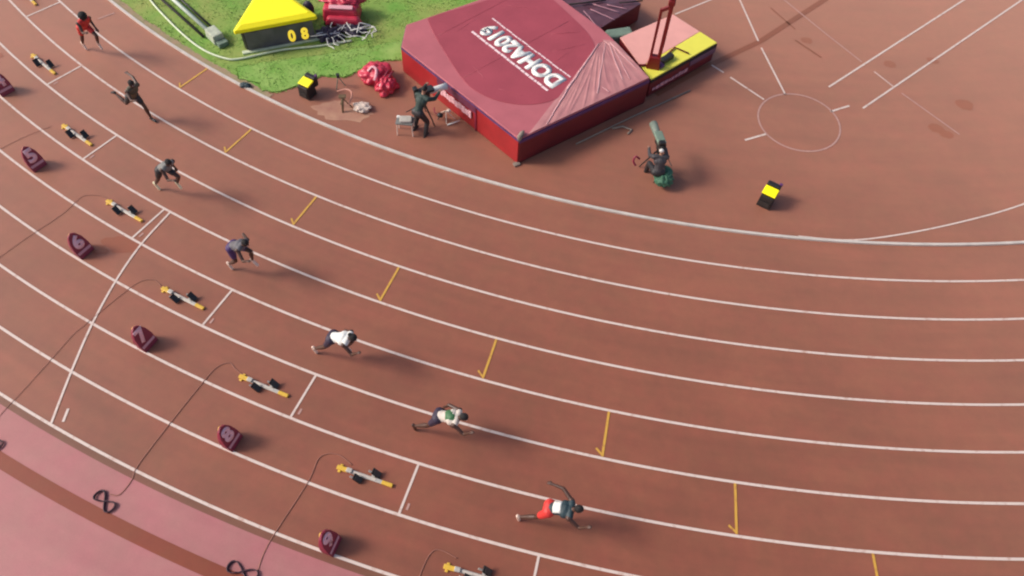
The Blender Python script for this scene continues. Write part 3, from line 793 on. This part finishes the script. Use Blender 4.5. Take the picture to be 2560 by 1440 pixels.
# welts and shallow folds on the centre panel
for (p, q) in (((-6.35, -31.6), (-4.5, -28.9)), ((-5.05, -33.3), (-2.5, -29.75))):
    MB().tube([loc_((p[0] + (q[0] - p[0]) * t / 6, p[1] + (q[1] - p[1]) * t / 6, HM + 0.0235)) for t in range(7)], 0.010, 6, flat=0.5).build('seam_welt', M['mattop'], pv, smooth=True)
fo = MB(); rf_ = random.Random(12)
for (p, q, w_) in (((-2.0, -30.15), (-2.9, -30.55), .02), ((-1.75, -30.75), (-2.7, -31.35), .016), ((-2.2, -31.3), (-2.6, -31.9), .014), ((-3.1, -33.6), (-3.9, -33.5), .014), ((-5.4, -30.4), (-5.9, -31.4), .012), ((-3.6, -29.4), (-4.6, -29.5), .012), ((-4.4, -33.2), (-4.9, -32.7), .014)):
    fo.tube([loc_((p[0] + (q[0] - p[0]) * t / 6 + rf_.uniform(-.02, .02), p[1] + (q[1] - p[1]) * t / 6 + rf_.uniform(-.02, .02), HM + 0.020)) for t in range(7)], [w_ * math.sin(PI * (t + .4) / 7) + .002 for t in range(7)], 8, flat=0.6)
tag(fo.build('cover_fold', M['mattop'], pv, smooth=True), kind='stuff')
# lettering
td = Vector((-2.90, 2.04, 0)).normalized()
tu = Vector((-td.y, td.x, 0))
c0 = loc_((-3.60, -31.80, HM + 0.024))
fm = frame(c0, td, tu)
add_text('lettering', 'DOHA2019', M['k_white'], pv, fm, height=0.64, width=3.44, depth=0.006, bold=0.035, spacing=1.0, fat=0.022)
for s_ in (-1, 1):
    d = MB(); x = -1.72; rl = random.Random(5 + s_)
    while x < 1.75:
        w = rl.uniform(0.10, 0.30)
        p = c0 + td * (x + w / 2) + tu * (s_ * 0.47 + rl.uniform(-.01, .01))
        d.box((p.x, p.y, p.z + 0.002), (w, 0.075 if s_ > 0 else 0.045, 0.005), math.atan2(td.y, td.x))
        x += w + 0.025
    o = d.build('printed_dashes', mat('rose_white_print', (1.0, 0.78, 0.78), 0.5), pv); tag(o, kind='stuff')
# wrinkled plastic fanned from the box end over the near edge
apex = Vector((-1.30, -30.35)); fan = MB(); nv = []
NU, NR = 120, 26
e_pts = []
for i in range(NU + 1):
    u = i / NU
    if u < 0.82: q = A.lerp(Cc, 0.06 + 0.94 * u / 0.82)
    else: q = Cc.lerp(N1, (u - 0.82) / 0.18 * 0.9)
    e_pts.append(q)
for i, q in enumerate(e_pts):
    u = i / NU
    for j in range(NR + 1):
        w = 0.05 + 0.95 * j / NR
        p = apex.lerp(q, w * 0.992)
        an = u * 14
        rid = abs(mnoise.noise(Vector((an * 1.25, w * 1.6, 1.7)))) * 1.6 + 0.5 * abs(mnoise.noise(Vector((an * 3.3, w * 2.2, 5.1))))
        fade = min(1.0, u * 4) * min(1.0, (1 - w) * 10 + 0.15)
        z = HM + 0.012 + 0.014 * min(1, u * 20) + fade * max(0.0, 0.036 * (0.55 - rid)) * (0.35 + w)
        nv.append(loc_((p.x, p.y, z)))
fan.add(nv, [(i * (NR + 1) + j, i * (NR + 1) + j + 1, (i + 1) * (NR + 1) + j + 1, (i + 1) * (NR + 1) + j) for i in range(NU) for j in range(NR)])
fan.build('wrinkled_cover', M['plastic'], pv, smooth=True)
cr = MB()
def crease(p, q, w0, w1, z=HM + 0.045):
    rl = random.Random(int(abs(p[0] * 91))); P_ = []
    for i in range(9):
        t = i / 8; P_.append(loc_((p[0] + (q[0] - p[0]) * t + rl.uniform(-.012, .012), p[1] + (q[1] - p[1]) * t + rl.uniform(-.012, .012), z)))
    cr.tube(P_, [w0 + (w1 - w0) * i / 8 for i in range(9)], 5, flat=0.45)
crease((-1.35, -30.62), (-1.90, -32.95), 0.018, 0.030)
crease((-1.90, -32.95), (-2.2, -34.6), 0.024, 0.012)
crease((-1.15, -30.55), (-1.0, -32.9), 0.010, 0.014)
crease((-1.05, -30.5), (-0.35, -32.1), 0.014, 0.012)
crease((-1.0, -30.45), (0.0, -31.5), 0.016, 0.010)
crease((-0.95, -30.5), (-0.15, -32.0), 0.010, 0.010)
crease((-0.9, -32.6), (-0.65, -32.75), 0.010, 0.012)
tag(cr.build('cover_crease', M['crease'], pv, smooth=True), kind='stuff')
MB().tube([loc_((-2.84, -35.33, HM - 0.12)), loc_((-2.84, -35.34, HM + 0.06)), loc_((-2.80, -35.22, HM + 0.10)), loc_((-2.78, -35.1, HM + 0.07))], [0.05, 0.075, 0.07, 0.04], 8).build('corner_tie', M['greybeige'], pv, smooth=True)
MB().box(loc_((-2.86, -35.44, 0.035)), (0.20, 0.14, 0.06), R(40)).build('corner_foot', M['greybeige'], pv, bevel=0.015)
# printed strip along the lower left side
bd = (A - B1).normalized(); bn = Vector((bd.y, -bd.x))
def sp_box(t0, t1, z0, z1, m_, name, out):
    p = B1.lerp(A, t0) + bn * out; q = B1.lerp(A, t1) + bn * out
    return MB().prism(P2([p - bn * 0.01, q - bn * 0.01, q + bn * 0.01, p + bn * 0.01]), z0, z1).build(name, m_, pv)
sp_box(0.33, 0.66, HM - 0.28, HM - 0.05, mat('plum_panel', (0.16, 0.03, 0.07), 0.5, 0.15), 'plum_panel', 0.05)
rb = random.Random(4); st = MB(); t = 0.345
while t < 0.63:
    w = rb.uniform(0.012, 0.03)
    p = B1.lerp(A, t) + bn * 0.075; q = B1.lerp(A, t + w) + bn * 0.075
    z0 = HM - 0.58 + rb.uniform(0, .05); z1 = HM - 0.33 + rb.uniform(-.05, .02)
    st.prism(P2([p - bn * 0.01, q - bn * 0.01, q + bn * 0.01, p + bn * 0.01]), z0, z1)
    t += w + 0.004
tag(st.build('pale_side_print', M['pinkpanel'], pv), kind='stuff')
sp_box(0.652, 0.665, 0.02, HM - 0.06, M['maroon'], 'side_seam', 0.045)
# front pads either side of the vaulting box
T1 = Vector((2.37, -29.13)); Q0 = Vector((0.50, -31.52)); Q3 = Vector((0.80, -28.05)); Q4 = Vector((-0.75, -29.75))
HB = 0.75
pad = thing('front_pad', 'front pad of salmon pink and lime yellow, right of the red upright', 'landing mat', (0.8, -29.7, 0))
def PP(v, o=(0.8, -29.7)): return [(q[0] - o[0], q[1] - o[1]) for q in v]
MB().prism(PP([Q0, T1, Q3, Q4]), 0.03, HB - 0.04).build('foam_core', M['matdark'], pad, bevel=0.03)
MB().prism(PP([Q0 + (Q4 - Q0) * 0.305, T1 + (Q3 - T1) * 0.385, Q3, Q4]), HB - 0.04, HB + 0.004).build('salmon_cover', M['salmon'], pad, bevel=0.015)
MB().prism(PP([Q0, T1, T1 + (Q3 - T1) * 0.38, (Q0 + (Q4 - Q0) * 0.30)]), HB - 0.04, HB + 0.008).build('lime_cover', M['limeyellow'], pad, bevel=0.015)
dd = (T1 - Q0).normalized(); dn = Vector((dd.y, -dd.x))
MB().prism(PP([Q0 - dn * 0.02, T1 - dn * 0.02, T1 + dn * 0.03, Q0 + dn * 0.03]), HB - 0.15, HB - 0.045).build('edge_strip', M['blackrub'], pad, bevel=0.01)
MB().prism(PP([Q0 + (T1 - Q0) * .60 - dn * 0.02, T1 - dn * 0.02, T1 + dn * 0.035, Q0 + (T1 - Q0) * .60 + dn * 0.035]), HB - 0.36, HB - 0.155).build('plum_strip', mat('dusk_plum_vinyl', (0.15, 0.075, 0.13), 0.5, 0.15), pad, bevel=0.01)
lt = MB(); rl = random.Random(8); u = 0.05
while u < 0.55:
    w = rl.uniform(0.03, 0.06); p = Q0.lerp(T1, u) + dn * 0.025; q = Q0.lerp(T1, u + w) + dn * 0.025
    lt.prism(PP([p - dn * .01, q - dn * .01, q + dn * .01, p + dn * .01]), 0.22 + rl.uniform(0, .03), 0.36 + rl.uniform(-.03, .03)); u += w + 0.012
tag(lt.build('side_print', M['stripe'], pad), kind='stuff')
F0 = [Vector((-1.62, -29.62)), Vector((-0.32, -27.72)), Vector((-1.85, -26.60)), Vector((-3.80, -27.95))]
pad2 = thing('front_pad', 'front pad under a dark plum plastic cover, cut by the top edge', 'landing mat', (-1.9, -28.1, 0))
o2 = (-1.9, -28.1)
MB().prism(PP([F0[0] + (F0[1] - F0[0]) * .02, F0[1], F0[2], F0[3]], o2), 0.03, HB - 0.05).build('foam_core', M['matdark'], pad2, bevel=0.03)
fl = MB(); nv = []; K = 40
for i in range(K + 1):
    for j in range(K + 1):
        u, w = i / K, j / K
        p = F0[0].lerp(F0[1], u).lerp(F0[3].lerp(F0[2], u), w)
        z = HB - 0.04 + 0.05 * abs(mnoise.noise(Vector((u * 6 + w * 3, w * 2, 2)))) + 0.03 * mnoise.noise(Vector((u * 3, w * 9, 7)))
        nv.append((p.x - o2[0], p.y - o2[1], z))
fl.add(nv, [(i * (K + 1) + j, i * (K + 1) + j + 1, (i + 1) * (K + 1) + j + 1, (i + 1) * (K + 1) + j) for i in range(K) for j in range(K)])
fl.build('plastic_cover', M['darkcover'], pad2, smooth=True)
cr = MB()
for (p, q) in (((-2.15, -28.75), (-1.55, -29.45)), ((-1.95, -28.6), (-1.05, -28.95)), ((-1.45, -28.2), (-0.75, -28.25)), ((-1.9, -28.3), (-0.95, -28.5))):
    cr.tube([(p[0] + (q[0] - p[0]) * t / 5 - o2[0] + rg.uniform(-.015, .015), p[1] + (q[1] - p[1]) * t / 5 - o2[1], HB + 0.035) for t in range(6)], 0.016, 5, flat=0.5)
tag(cr.build('cover_crease', M['stripe'], pad2, smooth=True), kind='stuff')
tag(MB().tube([(-2.75, -28.62, HB + 0.05), (-2.1, -28.3, HB + 0.06), (-1.52, -27.98, HB + 0.05)], 0.03, 8).build('crossbar', M['blackrub'], smooth=True), 'dark brown bar resting on the plum front pad, at the top edge', 'bar')
tag(MB().tube([(-1.05, -28.0, HB + 0.05), (-0.75, -27.9, HB + 0.06), (-0.30, -27.66, HB + 0.05)], 0.025, 8).build('crossbar', M['blackrub'], smooth=True), 'shorter dark bar at the right corner of the plum front pad', 'bar')
tag(MB().box((-0.80, -29.42, 0.52), (1.0, 0.50, 0.40), R(28), taper=0.86).build('padded_block', M['greengrey'], bevel=0.06), 'small grey-green padded block in the gap between the two front pads', 'pad')
tag(MB().tube([(-1.31, -34.16, 0.03), (0.2, -32.5, 0.03), (1.82, -30.81, 0.03)], 0.026, 8).build('ground_pole', M['greybeige'], smooth=True), 'slim greyish pole on the ground along the dark side of the landing mat', 'pole')
tag(MB().tube([(-0.35, -33.2, 0.02), (-0.05, -33.05, 0.05), (0.25, -33.1, 0.02), (0.15, -33.3, 0.02)], 0.035, 6).build('strap', M['greybeige'], smooth=True), 'small grey strap loop on the ground near the mat side', 'strap')

# upright
us = thing('vault_upright', 'tall dark red pole vault upright standing on the lime yellow pad', 'upright', (0.50, -30.92, HB))
MB().box((0.10, 0.02, 0.45), (0.115, 0.115, 0.9)).box((0.105, 0.02, 2.2), (0.12, 0.12, 2.75)).build('mast', M['standred'], us, bevel=0.01)
MB().box((-0.16, 0.0, 1.1), (0.085, 0.085, 2.0)).box((-0.05, 0.01, 2.12), (0.26, 0.08, 0.10), tilt=('Y', R(-35))).build('rear_mast', M['standred'], us, bevel=0.008)
MB().box((0.10, 0.02, 4.6), (0.085, 0.085, 3.8)).build('top_section', M['standred'], us, bevel=0.006)
MB().box((-0.02, 0.0, 0.22), (0.42, 0.26, 0.44), taper=0.8).build('lower_housing', M['standred'], us, bevel=0.02)
MB().box((0.09, 0.02, 2.35), (0.2, 0.16, 0.16)).build('upper_housing', M['standred'], us, bevel=0.02)
MB().tube([(-0.1, 0, 0.06), (-0.5, -0.10, 0.05), (-0.64, -0.18, 0.02)], 0.035, 8).build('foot', M['standred'], us, smooth=True)
MB().tube([(0.05, 0.1, 0.05), (0.55, 1.10, 0.05), (1.02, 0.92, 0.05)], 0.026, 8).build('foot', M['standred'], us, smooth=True)
MB().box((0.35, 0.42, 0.10), (0.20, 0.52, 0.16), R(-35)).build('motor', M['black'], us, bevel=0.03)
MB().box((0.18, 0.10, 0.05), (0.25, 0.2, 0.1), R(-35)).build('base_plate', M['purple'], us, bevel=0.02)

# ------------------------------------------------------------------ scoreboard (three-sided, yellow roof)
SL = Vector((-12.62, -33.00)); SR = Vector((-10.52, -31.62)); SA = Vector((-12.75, -30.35))
sb = thing('scoreboard', 'three-sided black scoreboard with bright yellow roof showing yellow figures 0 and 8', 'scoreboard', (-11.9, -31.8, 0))
def PS(v): return [(q[0] + 11.9, q[1] + 31.8) for q in v]
sc_ = (SL + SR + SA) / 3
def exp_(v, d): return [q + (q - sc_).normalized() * d for q in v]
def cut(v, d):
    out = []
    for i, q in enumerate(v):
        p = v[i - 1]; n_ = v[(i + 1) % 3]
        out += [q + (p - q).normalized() * d, q + (n_ - q).normalized() * d]
    return out
tri = [SL, SR, SA]
MB().prism(PS(cut(exp_(tri, -0.05), 0.14)), 0.05, 0.77).build('cabinet', M['black'], sb, bevel=0.02)
rf0 = cut(exp_(tri, 0.12), 0.07); rf1 = cut(exp_(tri, -0.16), 0.07)
MB().add([(q[0], q[1], 0.78) for q in PS(rf0)] + [(q[0], q[1], 0.90) for q in PS(rf0)] + [(q[0], q[1], 0.99) for q in PS(rf1)],
         [tuple(range(5, -1, -1))] + [(i, (i + 1) % 6, 6 + (i + 1) % 6, 6 + i) for i in range(6)] + [(6 + i, 6 + (i + 1) % 6, 12 + (i + 1) % 6, 12 + i) for i in range(6)] + [tuple(range(12, 18))]).build('roof', M['yellow'], sb, bevel=0.02)
fd = (SR - SL).normalized(); fn = Vector((fd.y, -fd.x))
fa = SL + fd * 0.22 + fn * 0.0; fb = SR - fd * 0.12
MB().prism(PS([fa - fn * .02, fb - fn * .02, fb + fn * .03, fa + fn * .03]), 0.08, 0.74).build('display_panel', M['screen'], sb, bevel=0.008)
MB().prism(PS([SL - fn * .05, SR - fn * .05, SR + fn * .10, SL + fn * .10]), 0.0, 0.06).build('base_rail', M['hose'], sb, bevel=0.01)
for tx, u in (('0', 1.66), ('8', 2.08)):
    p = SL + fd * u + fn * 0.034
    fm = frame((p.x + 11.9, p.y + 31.8, 0.33), (fd.x, fd.y, 0), (0, 0, 1))
    add_text('figure', tx, M['digit'], sb, fm, height=0.46, width=0.24, depth=0.004, bold=0.05)
# ------------------------------------------------------------------ hoses, pipe on the grass
o = MB().tube(smooth_path([(-17.6, -30.6, .05), (-16.82, -31.28, .05), (-16.18, -31.79, .05), (-14.83, -32.72, .05), (-13.86, -33.24, .05), (-13.07, -33.43, .05), (-12.56, -33.33, .05), (-11.49, -32.61, .07), (-10.34, -32.02, .05), (-9.42, -31.48, .05)], 8), 0.035, 8).build('hose', M['hose'], smooth=True)
tag(o, 'pale hose curving over the grass in front of the scoreboard', 'hose')
bt = thing('long_pipe', 'long pale grey pipe on the grass ending in a blocky grey foot, upper left', 'pipe', (-15, -31.9, 0))
MB().tube([(-2.6, 1.75, 0.16), (-1.2, 0.85, 0.16), (0.9, -0.5, 0.16)], 0.07, 10).build('tube', M['pipe'], bt, smooth=True)
MB().tube([(-2.7, 1.50, 0.07), (-1.3, 0.62, 0.07), (0.85, -0.75, 0.07)], 0.045, 8).build('shade_line', M['blackrub'], bt, smooth=True)  # dark tube painted in for the shaded side of the pipe
MB().tube([(-2.45, 2.0, 0.05), (-1.05, 1.05, 0.05), (0.9, -0.22, 0.05)], 0.035, 8).build('shade_line', M['black'], bt, smooth=True)  # dark tube standing in for the shadow line along the pipe
MB().box((1.25, -0.68, 0.17), (0.62, 0.40, 0.32), R(-35), taper=0.9).build('foot_block', M['pipeend'], bt, bevel=0.03)
MB().box((1.62, -0.92, 0.09), (0.22, 0.34, 0.16), R(-35)).build('dark_end', M['greengrey'], bt, bevel=0.02)
# ------------------------------------------------------------------ red heap with white stripe behind the board
def lump(name, c, dims, m_, seed, amp=0.25, fold=5.0, parent=None, seg=48, rings=28, flatb=True):
    v = []; f = []
    for i in range(rings + 1):
        ph = PI * i / rings
        for k in range(seg):
            th = 2 * PI * k / seg
            d = Vector((math.sin(ph) * math.cos(th), math.sin(ph) * math.sin(th), math.cos(ph)))
            s_ = 1 + amp * (abs(mnoise.noise(d * fold * 0.4 + Vector((seed, 0, 0)))) * 2 - 0.6) + amp * 0.5 * mnoise.noise(d * fold + Vector((0, seed, 0)))
            s_ += amp * 0.22 * math.sin(9 * th + 5 * mnoise.noise(d * 2 + Vector((seed, seed, 0)))) * math.sin(ph) ** 2
            q = Vector((d.x * dims[0], d.y * dims[1], d.z * dims[2])) * s_
            if q.z < -c[2] + 0.01: q.z = -c[2] + 0.01
            v.append(q + Vector(c))
    for i in range(rings):
        for k in range(seg):
            k2 = (k + 1) % seg
            f.append((i * seg + k, (i + 1) * seg + k, (i + 1) * seg + k2, i * seg + k2))
    return MB().add(v, f).build(name, m_, parent, smooth=True)
rc = thing('covered_cart', 'bright crimson covered cart with a pale pink stripe, behind the yellow scoreboard', 'cart', (-10.15, -30.35, 0), R(12))
MB().box((0, 0, 0.32), (1.25, 0.85, 0.56), taper=0.9).box((0.1, -0.42, 0.20), (1.3, 0.32, 0.34), taper=0.8).build('cover', M['bagred'], rc, bevel=0.10, bseg=3)
lump('draped_top', (0.0, 0.15, 0.58), (0.66, 0.42, 0.20), M['bagred'], 3.3, 0.35, 6, rc)
MB().box((0.05, -0.30, 0.625), (0.80, 0.16, 0.05), tilt=('X', R(14))).build('pale_stripe', M['bagpink'], rc, bevel=0.02)
for (x, y) in ((-0.5, -0.45), (0.5, -0.45), (-0.5, 0.35), (0.5, 0.35)):
    MB().tube([(x, y - 0.03, 0.07), (x, y + 0.03, 0.07)], 0.07, 12).build('wheel', M['blackrub'], rc)
lp = MB(); lp.ball((0, 0, 0.3), (0.2, 0.16, 0.3), 10, 8); o = tag(lp.build('dark_bag', M['k_navy'], smooth=True), 'dark bag between the yellow roof and the crimson cart, at the top edge', 'bag'); o.location = (-11.25, -30.6, 0)
# white cables tangled over a dark heap
hp = thing('cable_heap', 'tangle of white cables over dark gear right of the scoreboard', 'cable heap', (-9.75, -31.3, 0))
lump('dark_gear', (-0.45, -0.15, 0.10), (0.42, 0.34, 0.16), M['k_navy'], 8.2, 0.4, 6, hp)
lump('dark_gear', (0.1, 0.35, 0.08), (0.5, 0.26, 0.12), M['k_navy'], 4.2, 0.4, 6, hp)
rw = random.Random(21)
for i in range(15):
    c0x, c0y = (rw.uniform(-0.7, 0.0), rw.uniform(-0.45, 0.1)) if i % 2 else (rw.uniform(-0.1, 0.7), rw.uniform(0.05, 0.75))
    P_ = []; an = rw.uniform(0, 2 * PI)
    for k in range(6):
        an += rw.uniform(-1.1, 1.1)
        c0x += math.cos(an) * 0.16; c0y += math.sin(an) * 0.12
        P_.append((c0x, c0y, 0.10 + rw.uniform(0, 0.14)))
    MB().tube(smooth_path(P_, 5), 0.016, 6).build('white_cable', M['white'], hp, smooth=True)
for (p, q) in (((-0.2, 0.6), (0.75, 0.55)), ((0.2, 0.1), (0.75, 0.55)), ((-0.2, 0.6), (0.25, 0.1)), ((0.35, 0.55), (0.45, 0.05)), ((-0.95, -0.55), (-0.1, -0.1))):
    MB().tube([(p[0], p[1], 0.22), (q[0], q[1], 0.22)], 0.020, 6).build('white_tube', M['white'], hp, smooth=True)

# ------------------------------------------------------------------ crumpled red bag
rbg = thing('crumpled_bag', 'crumpled crimson nylon bag lying between the grass and the landing mat', 'bag', (-7.93, -33.12, 0))
lump('bag_body', (-0.12, 0.10, 0.22), (0.50, 0.46, 0.34), M['bagred'], 1.1, 0.22, 3.4, rbg, 72, 40)
lump('bag_body', (0.35, -0.22, 0.16), (0.32, 0.42, 0.28), M['bagred'], 5.5, 0.28, 4, rbg, 60, 34)
MB().tube(smooth_path([(-0.25, -0.15, 0.50), (-0.15, 0.0, 0.58), (0.0, -0.05, 0.56), (0.05, -0.25, 0.46), (0.02, -0.35, 0.36)], 5), 0.045, 8, flat=0.4).build('pink_band', M['bagpink'], rbg, smooth=True)
MB().ball((0.30, -0.42, 0.30), (0.13, 0.10, 0.06), 10, 8).build('pink_label', M['bagpink'], rbg, smooth=True)
for x in (0.12, 0.30, 0.44):
    MB().tube(smooth_path([(x, 0.25, 0.34), (x + .03, 0.05, 0.46), (x, -0.15, 0.42)], 4), 0.03, 6).build('dark_fold', M['maroon'], rbg, smooth=True)

# ------------------------------------------------------------------ black boxes with yellow lids
def cue_box(label, loc, rz):
    t = thing('timing_box', label, 'timing box', loc, rz, 'black boxes with yellow tops')
    MB().box((0, 0, 0.22), (0.40, 0.40, 0.42), taper=0.92).build('case', M['black'], t, bevel=0.02)
    MB().box((0, 0.02, 0.50), (0.40, 0.30, 0.05), tilt=('X', R(12))).build('yellow_lid', M['yellow'], t, bevel=0.015)
    MB().box((0, 0.27, 0.42), (0.40, 0.16, 0.34)).build('hood', M['black'], t, bevel=0.03)
    MB().box((0.16, 0.33, 0.60), (0.09, 0.06, 0.09)).build('knob', M['purple'], t, bevel=0.01)
    MB().box((0, -0.205, 0.16), (0.30, 0.012, 0.18)).build('front_grille', M['blackrub'], t, bevel=0.004)
    return t
cue_box('black box with yellow lid on open red floor, right of the green-seated cameraman', (4.42, -35.02, ZT), R(-20))
cue_box('black box with yellow lid at the edge of the grass, left of the crimson bag', (-9.84, -34.28, ZT), R(-18))

# ------------------------------------------------------------------ television cameramen
DK = M['k_dark']
def seat_person(label, loc, rz, top, P=None, capm=None, hair='cap'):
    PP_ = dict(lean=12, thL=78, knL=72, thR=80, knR=78, shL=52, elL=42, shR=50, elR=46, armout=12, hipz=0.56, seated=1, legout=12, head=8)
    if P: PP_.update(P)
    return person(label, loc, rz, PP_, M['skin2'], top, DK, DK, None, hair=hair, sleeves=True, legs_cloth=True, hairmat=capm)
F = R(105)
seat_person('cameraman in dark clothes seated behind a camera in the open infield', (1.22, -35.10, 0), R(104), mat('charcoal_jacket', (0.055, 0.05, 0.055), 0.7, 0.2), dict(hipz=0.50, lean=18))
st = thing('stool', 'dark green padded stool under the seated cameraman in the open infield', 'stool', (1.40, -34.98, 0))
MB().tube([(0, 0, 0.38), (0, 0, 0.46)], [0.24, 0.25], 20).build('seat', M['k_forest'], st, smooth=False, bevel=0.015)
lump('draped_cloth', (0.03, -0.12, 0.28), (0.27, 0.27, 0.22), M['k_forest'], 9.1, 0.25, 5, st)
for k in range(4):
    an = k * PI / 2 + 0.4
    MB().tube([(0.12 * math.cos(an), 0.12 * math.sin(an), 0.40), (0.24 * math.cos(an), 0.24 * math.sin(an), 0.01)], 0.014, 6).build('leg', M['black'], st)
def tv_camera(label, loc, rz, body, lens, L=0.85, hz=1.28, pitch=0.0, hood=0.13):
    t = thing('television_camera', label, 'television camera', loc, rz)
    MB().box((0, 0, hz + 0.05), (0.46, 0.20, 0.26), tilt=('Y', pitch)).build('camera_body', M['black'], t, bevel=0.03)
    MB().box((-0.18, 0.04, hz + 0.24), (0.14, 0.18, 0.12)).build('viewfinder', M['black'], t, bevel=0.02)
    dz = -math.sin(pitch)
    MB().tube([(0.2, 0, hz + 0.06), (0.3, 0, hz + 0.06 + dz * .1), (0.2 + L * .55, 0, hz + 0.06 + dz * L * .55), (0.2 + L, 0, hz + 0.06 + dz * L)], [0.085, 0.10, hood * .9, hood], 14).build('lens', lens, t, smooth=True)
    MB().box((0.12, 0, hz + 0.14), (0.50, 0.25, 0.10), tilt=('Y', pitch)).build('rain_cover', body, t, bevel=0.03)
    MB().ball((0, 0, hz - 0.13), (0.09, 0.09, 0.09)).tube([(0, 0, hz - 0.15), (0, 0, 0.75)], 0.035, 8).build('tripod_head', M['black'], t, smooth=True)
    for k in range(3):
        an = k * 2 * PI / 3 + PI
        MB().tube([(0.03 * math.cos(an), 0.03 * math.sin(an), 0.85), (0.42 * math.cos(an), 0.42 * math.sin(an), 0.015)], [0.028, 0.018], 8).build('tripod_leg', M['black'], t)
    MB().tube(smooth_path([(-0.05, -0.05, hz - 0.12), (-0.35, -0.18, hz - 0.22), (-0.62, -0.22, hz - 0.25)], 4), 0.015, 6).build('pan_handle', M['black'], t, smooth=True)
    return t
tv_camera('television camera with grey-green lens on a tripod in the open infield', (1.10, -34.62, 0), R(112), M['greengrey'], mat('sage_lens_cover', (0.17, 0.21, 0.17), 0.6, 0.12), 0.60, 1.10, R(2), 0.12)
ch = MB().tube(smooth_path([(0.62, -34.98, 0.75), (0.50, -35.02, 0.85), (0.46, -35.08, 0.72), (0.55, -35.12, 0.60)], 4), 0.03, 8)
tag(ch.build('cable_loop', M['maroon'], smooth=True), 'dark maroon cable loop hanging left of the cameraman in the open infield', 'cable')
tag(MB().ball((0, 0, 0), (0.07, 0.05, 0.06)).build('headphone', M['white'], smooth=True), 'white headset shell on the cameraman in the open infield', 'headset')
bpy.data.objects['headphone'].location = (1.15, -35.12, 1.36)

seat_person('cameraman in dark green leaning over behind a white lens beside the landing mat', (-6.00, -34.95, 0), R(72), mat('bottle_green_jacket', (0.025, 0.05, 0.04), 0.7, 0.15), dict(lean=36, thL=30, knL=52, thR=24, knR=48, hipz=0.83, head=14, shL=66, shR=60), None, 'short')
tv_camera('television camera with long white lens beside the red side of the landing mat', (-6.02, -34.42, 0), R(40), DK, M['white'], 0.60, 1.04, R(0), 0.10)
wt = thing('folding_table', 'small pale grey table with white legs left of the dark green cameraman', 'table', (-6.40, -35.02, 0), R(8))
MB().box((0, 0, 0.47), (0.52, 0.36, 0.04)).build('table_top', M['k_grey'], wt, bevel=0.01)
MB().box((0.03, 0.0, 0.53), (0.36, 0.26, 0.08), R(8)).build('folded_cover', mat('pale_canvas', (0.50, 0.46, 0.40), 0.8, 0.15, 8), wt, bevel=0.03)
MB().box((-0.21, 0.10, 0.51), (0.10, 0.10, 0.05)).build('white_cup', M['white'], wt, bevel=0.02)
for (x, y) in ((-0.22, -0.14), (0.22, -0.14), (-0.22, 0.14), (0.22, 0.14)):
    MB().tube([(x, y, 0.45), (x * 1.08, y * 1.08, 0.0)], 0.018, 6).build('leg', M['towel'], wt)
# bits between the cameraman and the mat
gb_ = thing('gear_frame', 'small jumble of dark clamps and pale tubes between the cameraman and the mat', 'gear', (-5.40, -34.10, 0))
for k in range(5):
    an = k * 1.25; r = 0.28
    MB().tube([(0, 0, 0.30), (r * math.cos(an), r * math.sin(an), 0.02)], 0.014, 6).build('strut', M['black'] if k % 2 else M['towel'], gb_)
MB().ball((-0.16, -0.12, 0.18), (0.10, 0.09, 0.08)).build('clamp', M['black'], gb_, smooth=True)
MB().ball((0.08, 0.02, 0.30), (0.07, 0.06, 0.05)).build('joint', M['towel'], gb_, smooth=True)
MB().tube(smooth_path([(-0.45, 0.2, 0.12), (-0.35, 0.0, 0.12), (-0.15, -0.05, 0.12)], 4), 0.02, 6).build('cable', M['maroon'], gb_, smooth=True)
tag(MB().tube([(-5.28, -34.42, 0.03), (-4.95, -34.15, 0.05)], 0.022, 8).build('white_rod', M['white'], smooth=True), 'short white rod on the floor at the foot of the red mat side', 'rod')
# folding chair frame, towel and dark pole left of them
fc = thing('equipment_stand', 'olive folding stand with orange tube beside a cream towel', 'stand', (-8.55, -34.55, 0))
MB().tube([(0, 0, 0.42), (0.02, -0.18, 0.0)], [0.05, 0.028], 8).build('leg', M['olive'], fc, smooth=True)
MB().tube([(0, 0, 0.42), (-0.16, 0.12, 0.02)], 0.018, 6).build('leg', M['olive'], fc, smooth=True)
MB().tube([(0, 0, 0.42), (0.22, 0.10, 0.02)], 0.018, 6).build('leg', M['olive'], fc, smooth=True)
MB().box((-0.02, 0.05, 0.44), (0.22, 0.16, 0.04), R(20)).build('top_plate', M['olive'], fc, bevel=0.015)
MB().tube(smooth_path([(-0.35, 0.42, 0.25), (-0.1, 0.50, 0.32), (0.12, 0.42, 0.34), (0.20, 0.18, 0.30), (0.18, -0.02, 0.2)], 6), 0.022, 8).build('curved_tube', M['orangerod'], fc, smooth=True)
lump('towel', (0.0, 0.0, 0.08), (0.27, 0.22, 0.12), M['towel'], 6.6, 0.28, 3.5).location = (-8.02, -34.42, 0)
tag(bpy.data.objects['towel'], 'crumpled cream towel on the floor between the olive stand and the cameraman', 'towel')
pd_ = thing('small_tripod', 'small dark tripod at the grass edge left of the crimson bag', 'tripod', (-9.05, -33.62, 0))
for k in range(3):
    an = k * 2 * PI / 3 + .3
    MB().tube([(0, 0, 0.38), (0.18 * math.cos(an), 0.18 * math.sin(an), 0.0)], 0.014, 6).build('leg', M['greengrey'], pd_)
MB().box((0, 0, 0.42), (0.10, 0.14, 0.08), R(30)).build('head', M['black'], pd_, bevel=0.01)
lump('blue_cloth', (0, 0, 0.05), (0.18, 0.12, 0.07), mat('teal_black_cloth', (0.03, 0.06, 0.07), 0.7), 2.7, 0.4, 6).location = (-11.85, -34.45, 0)
tag(bpy.data.objects['blue_cloth'], 'small dark teal cloth at the tip of the grass near the kerb', 'cloth')
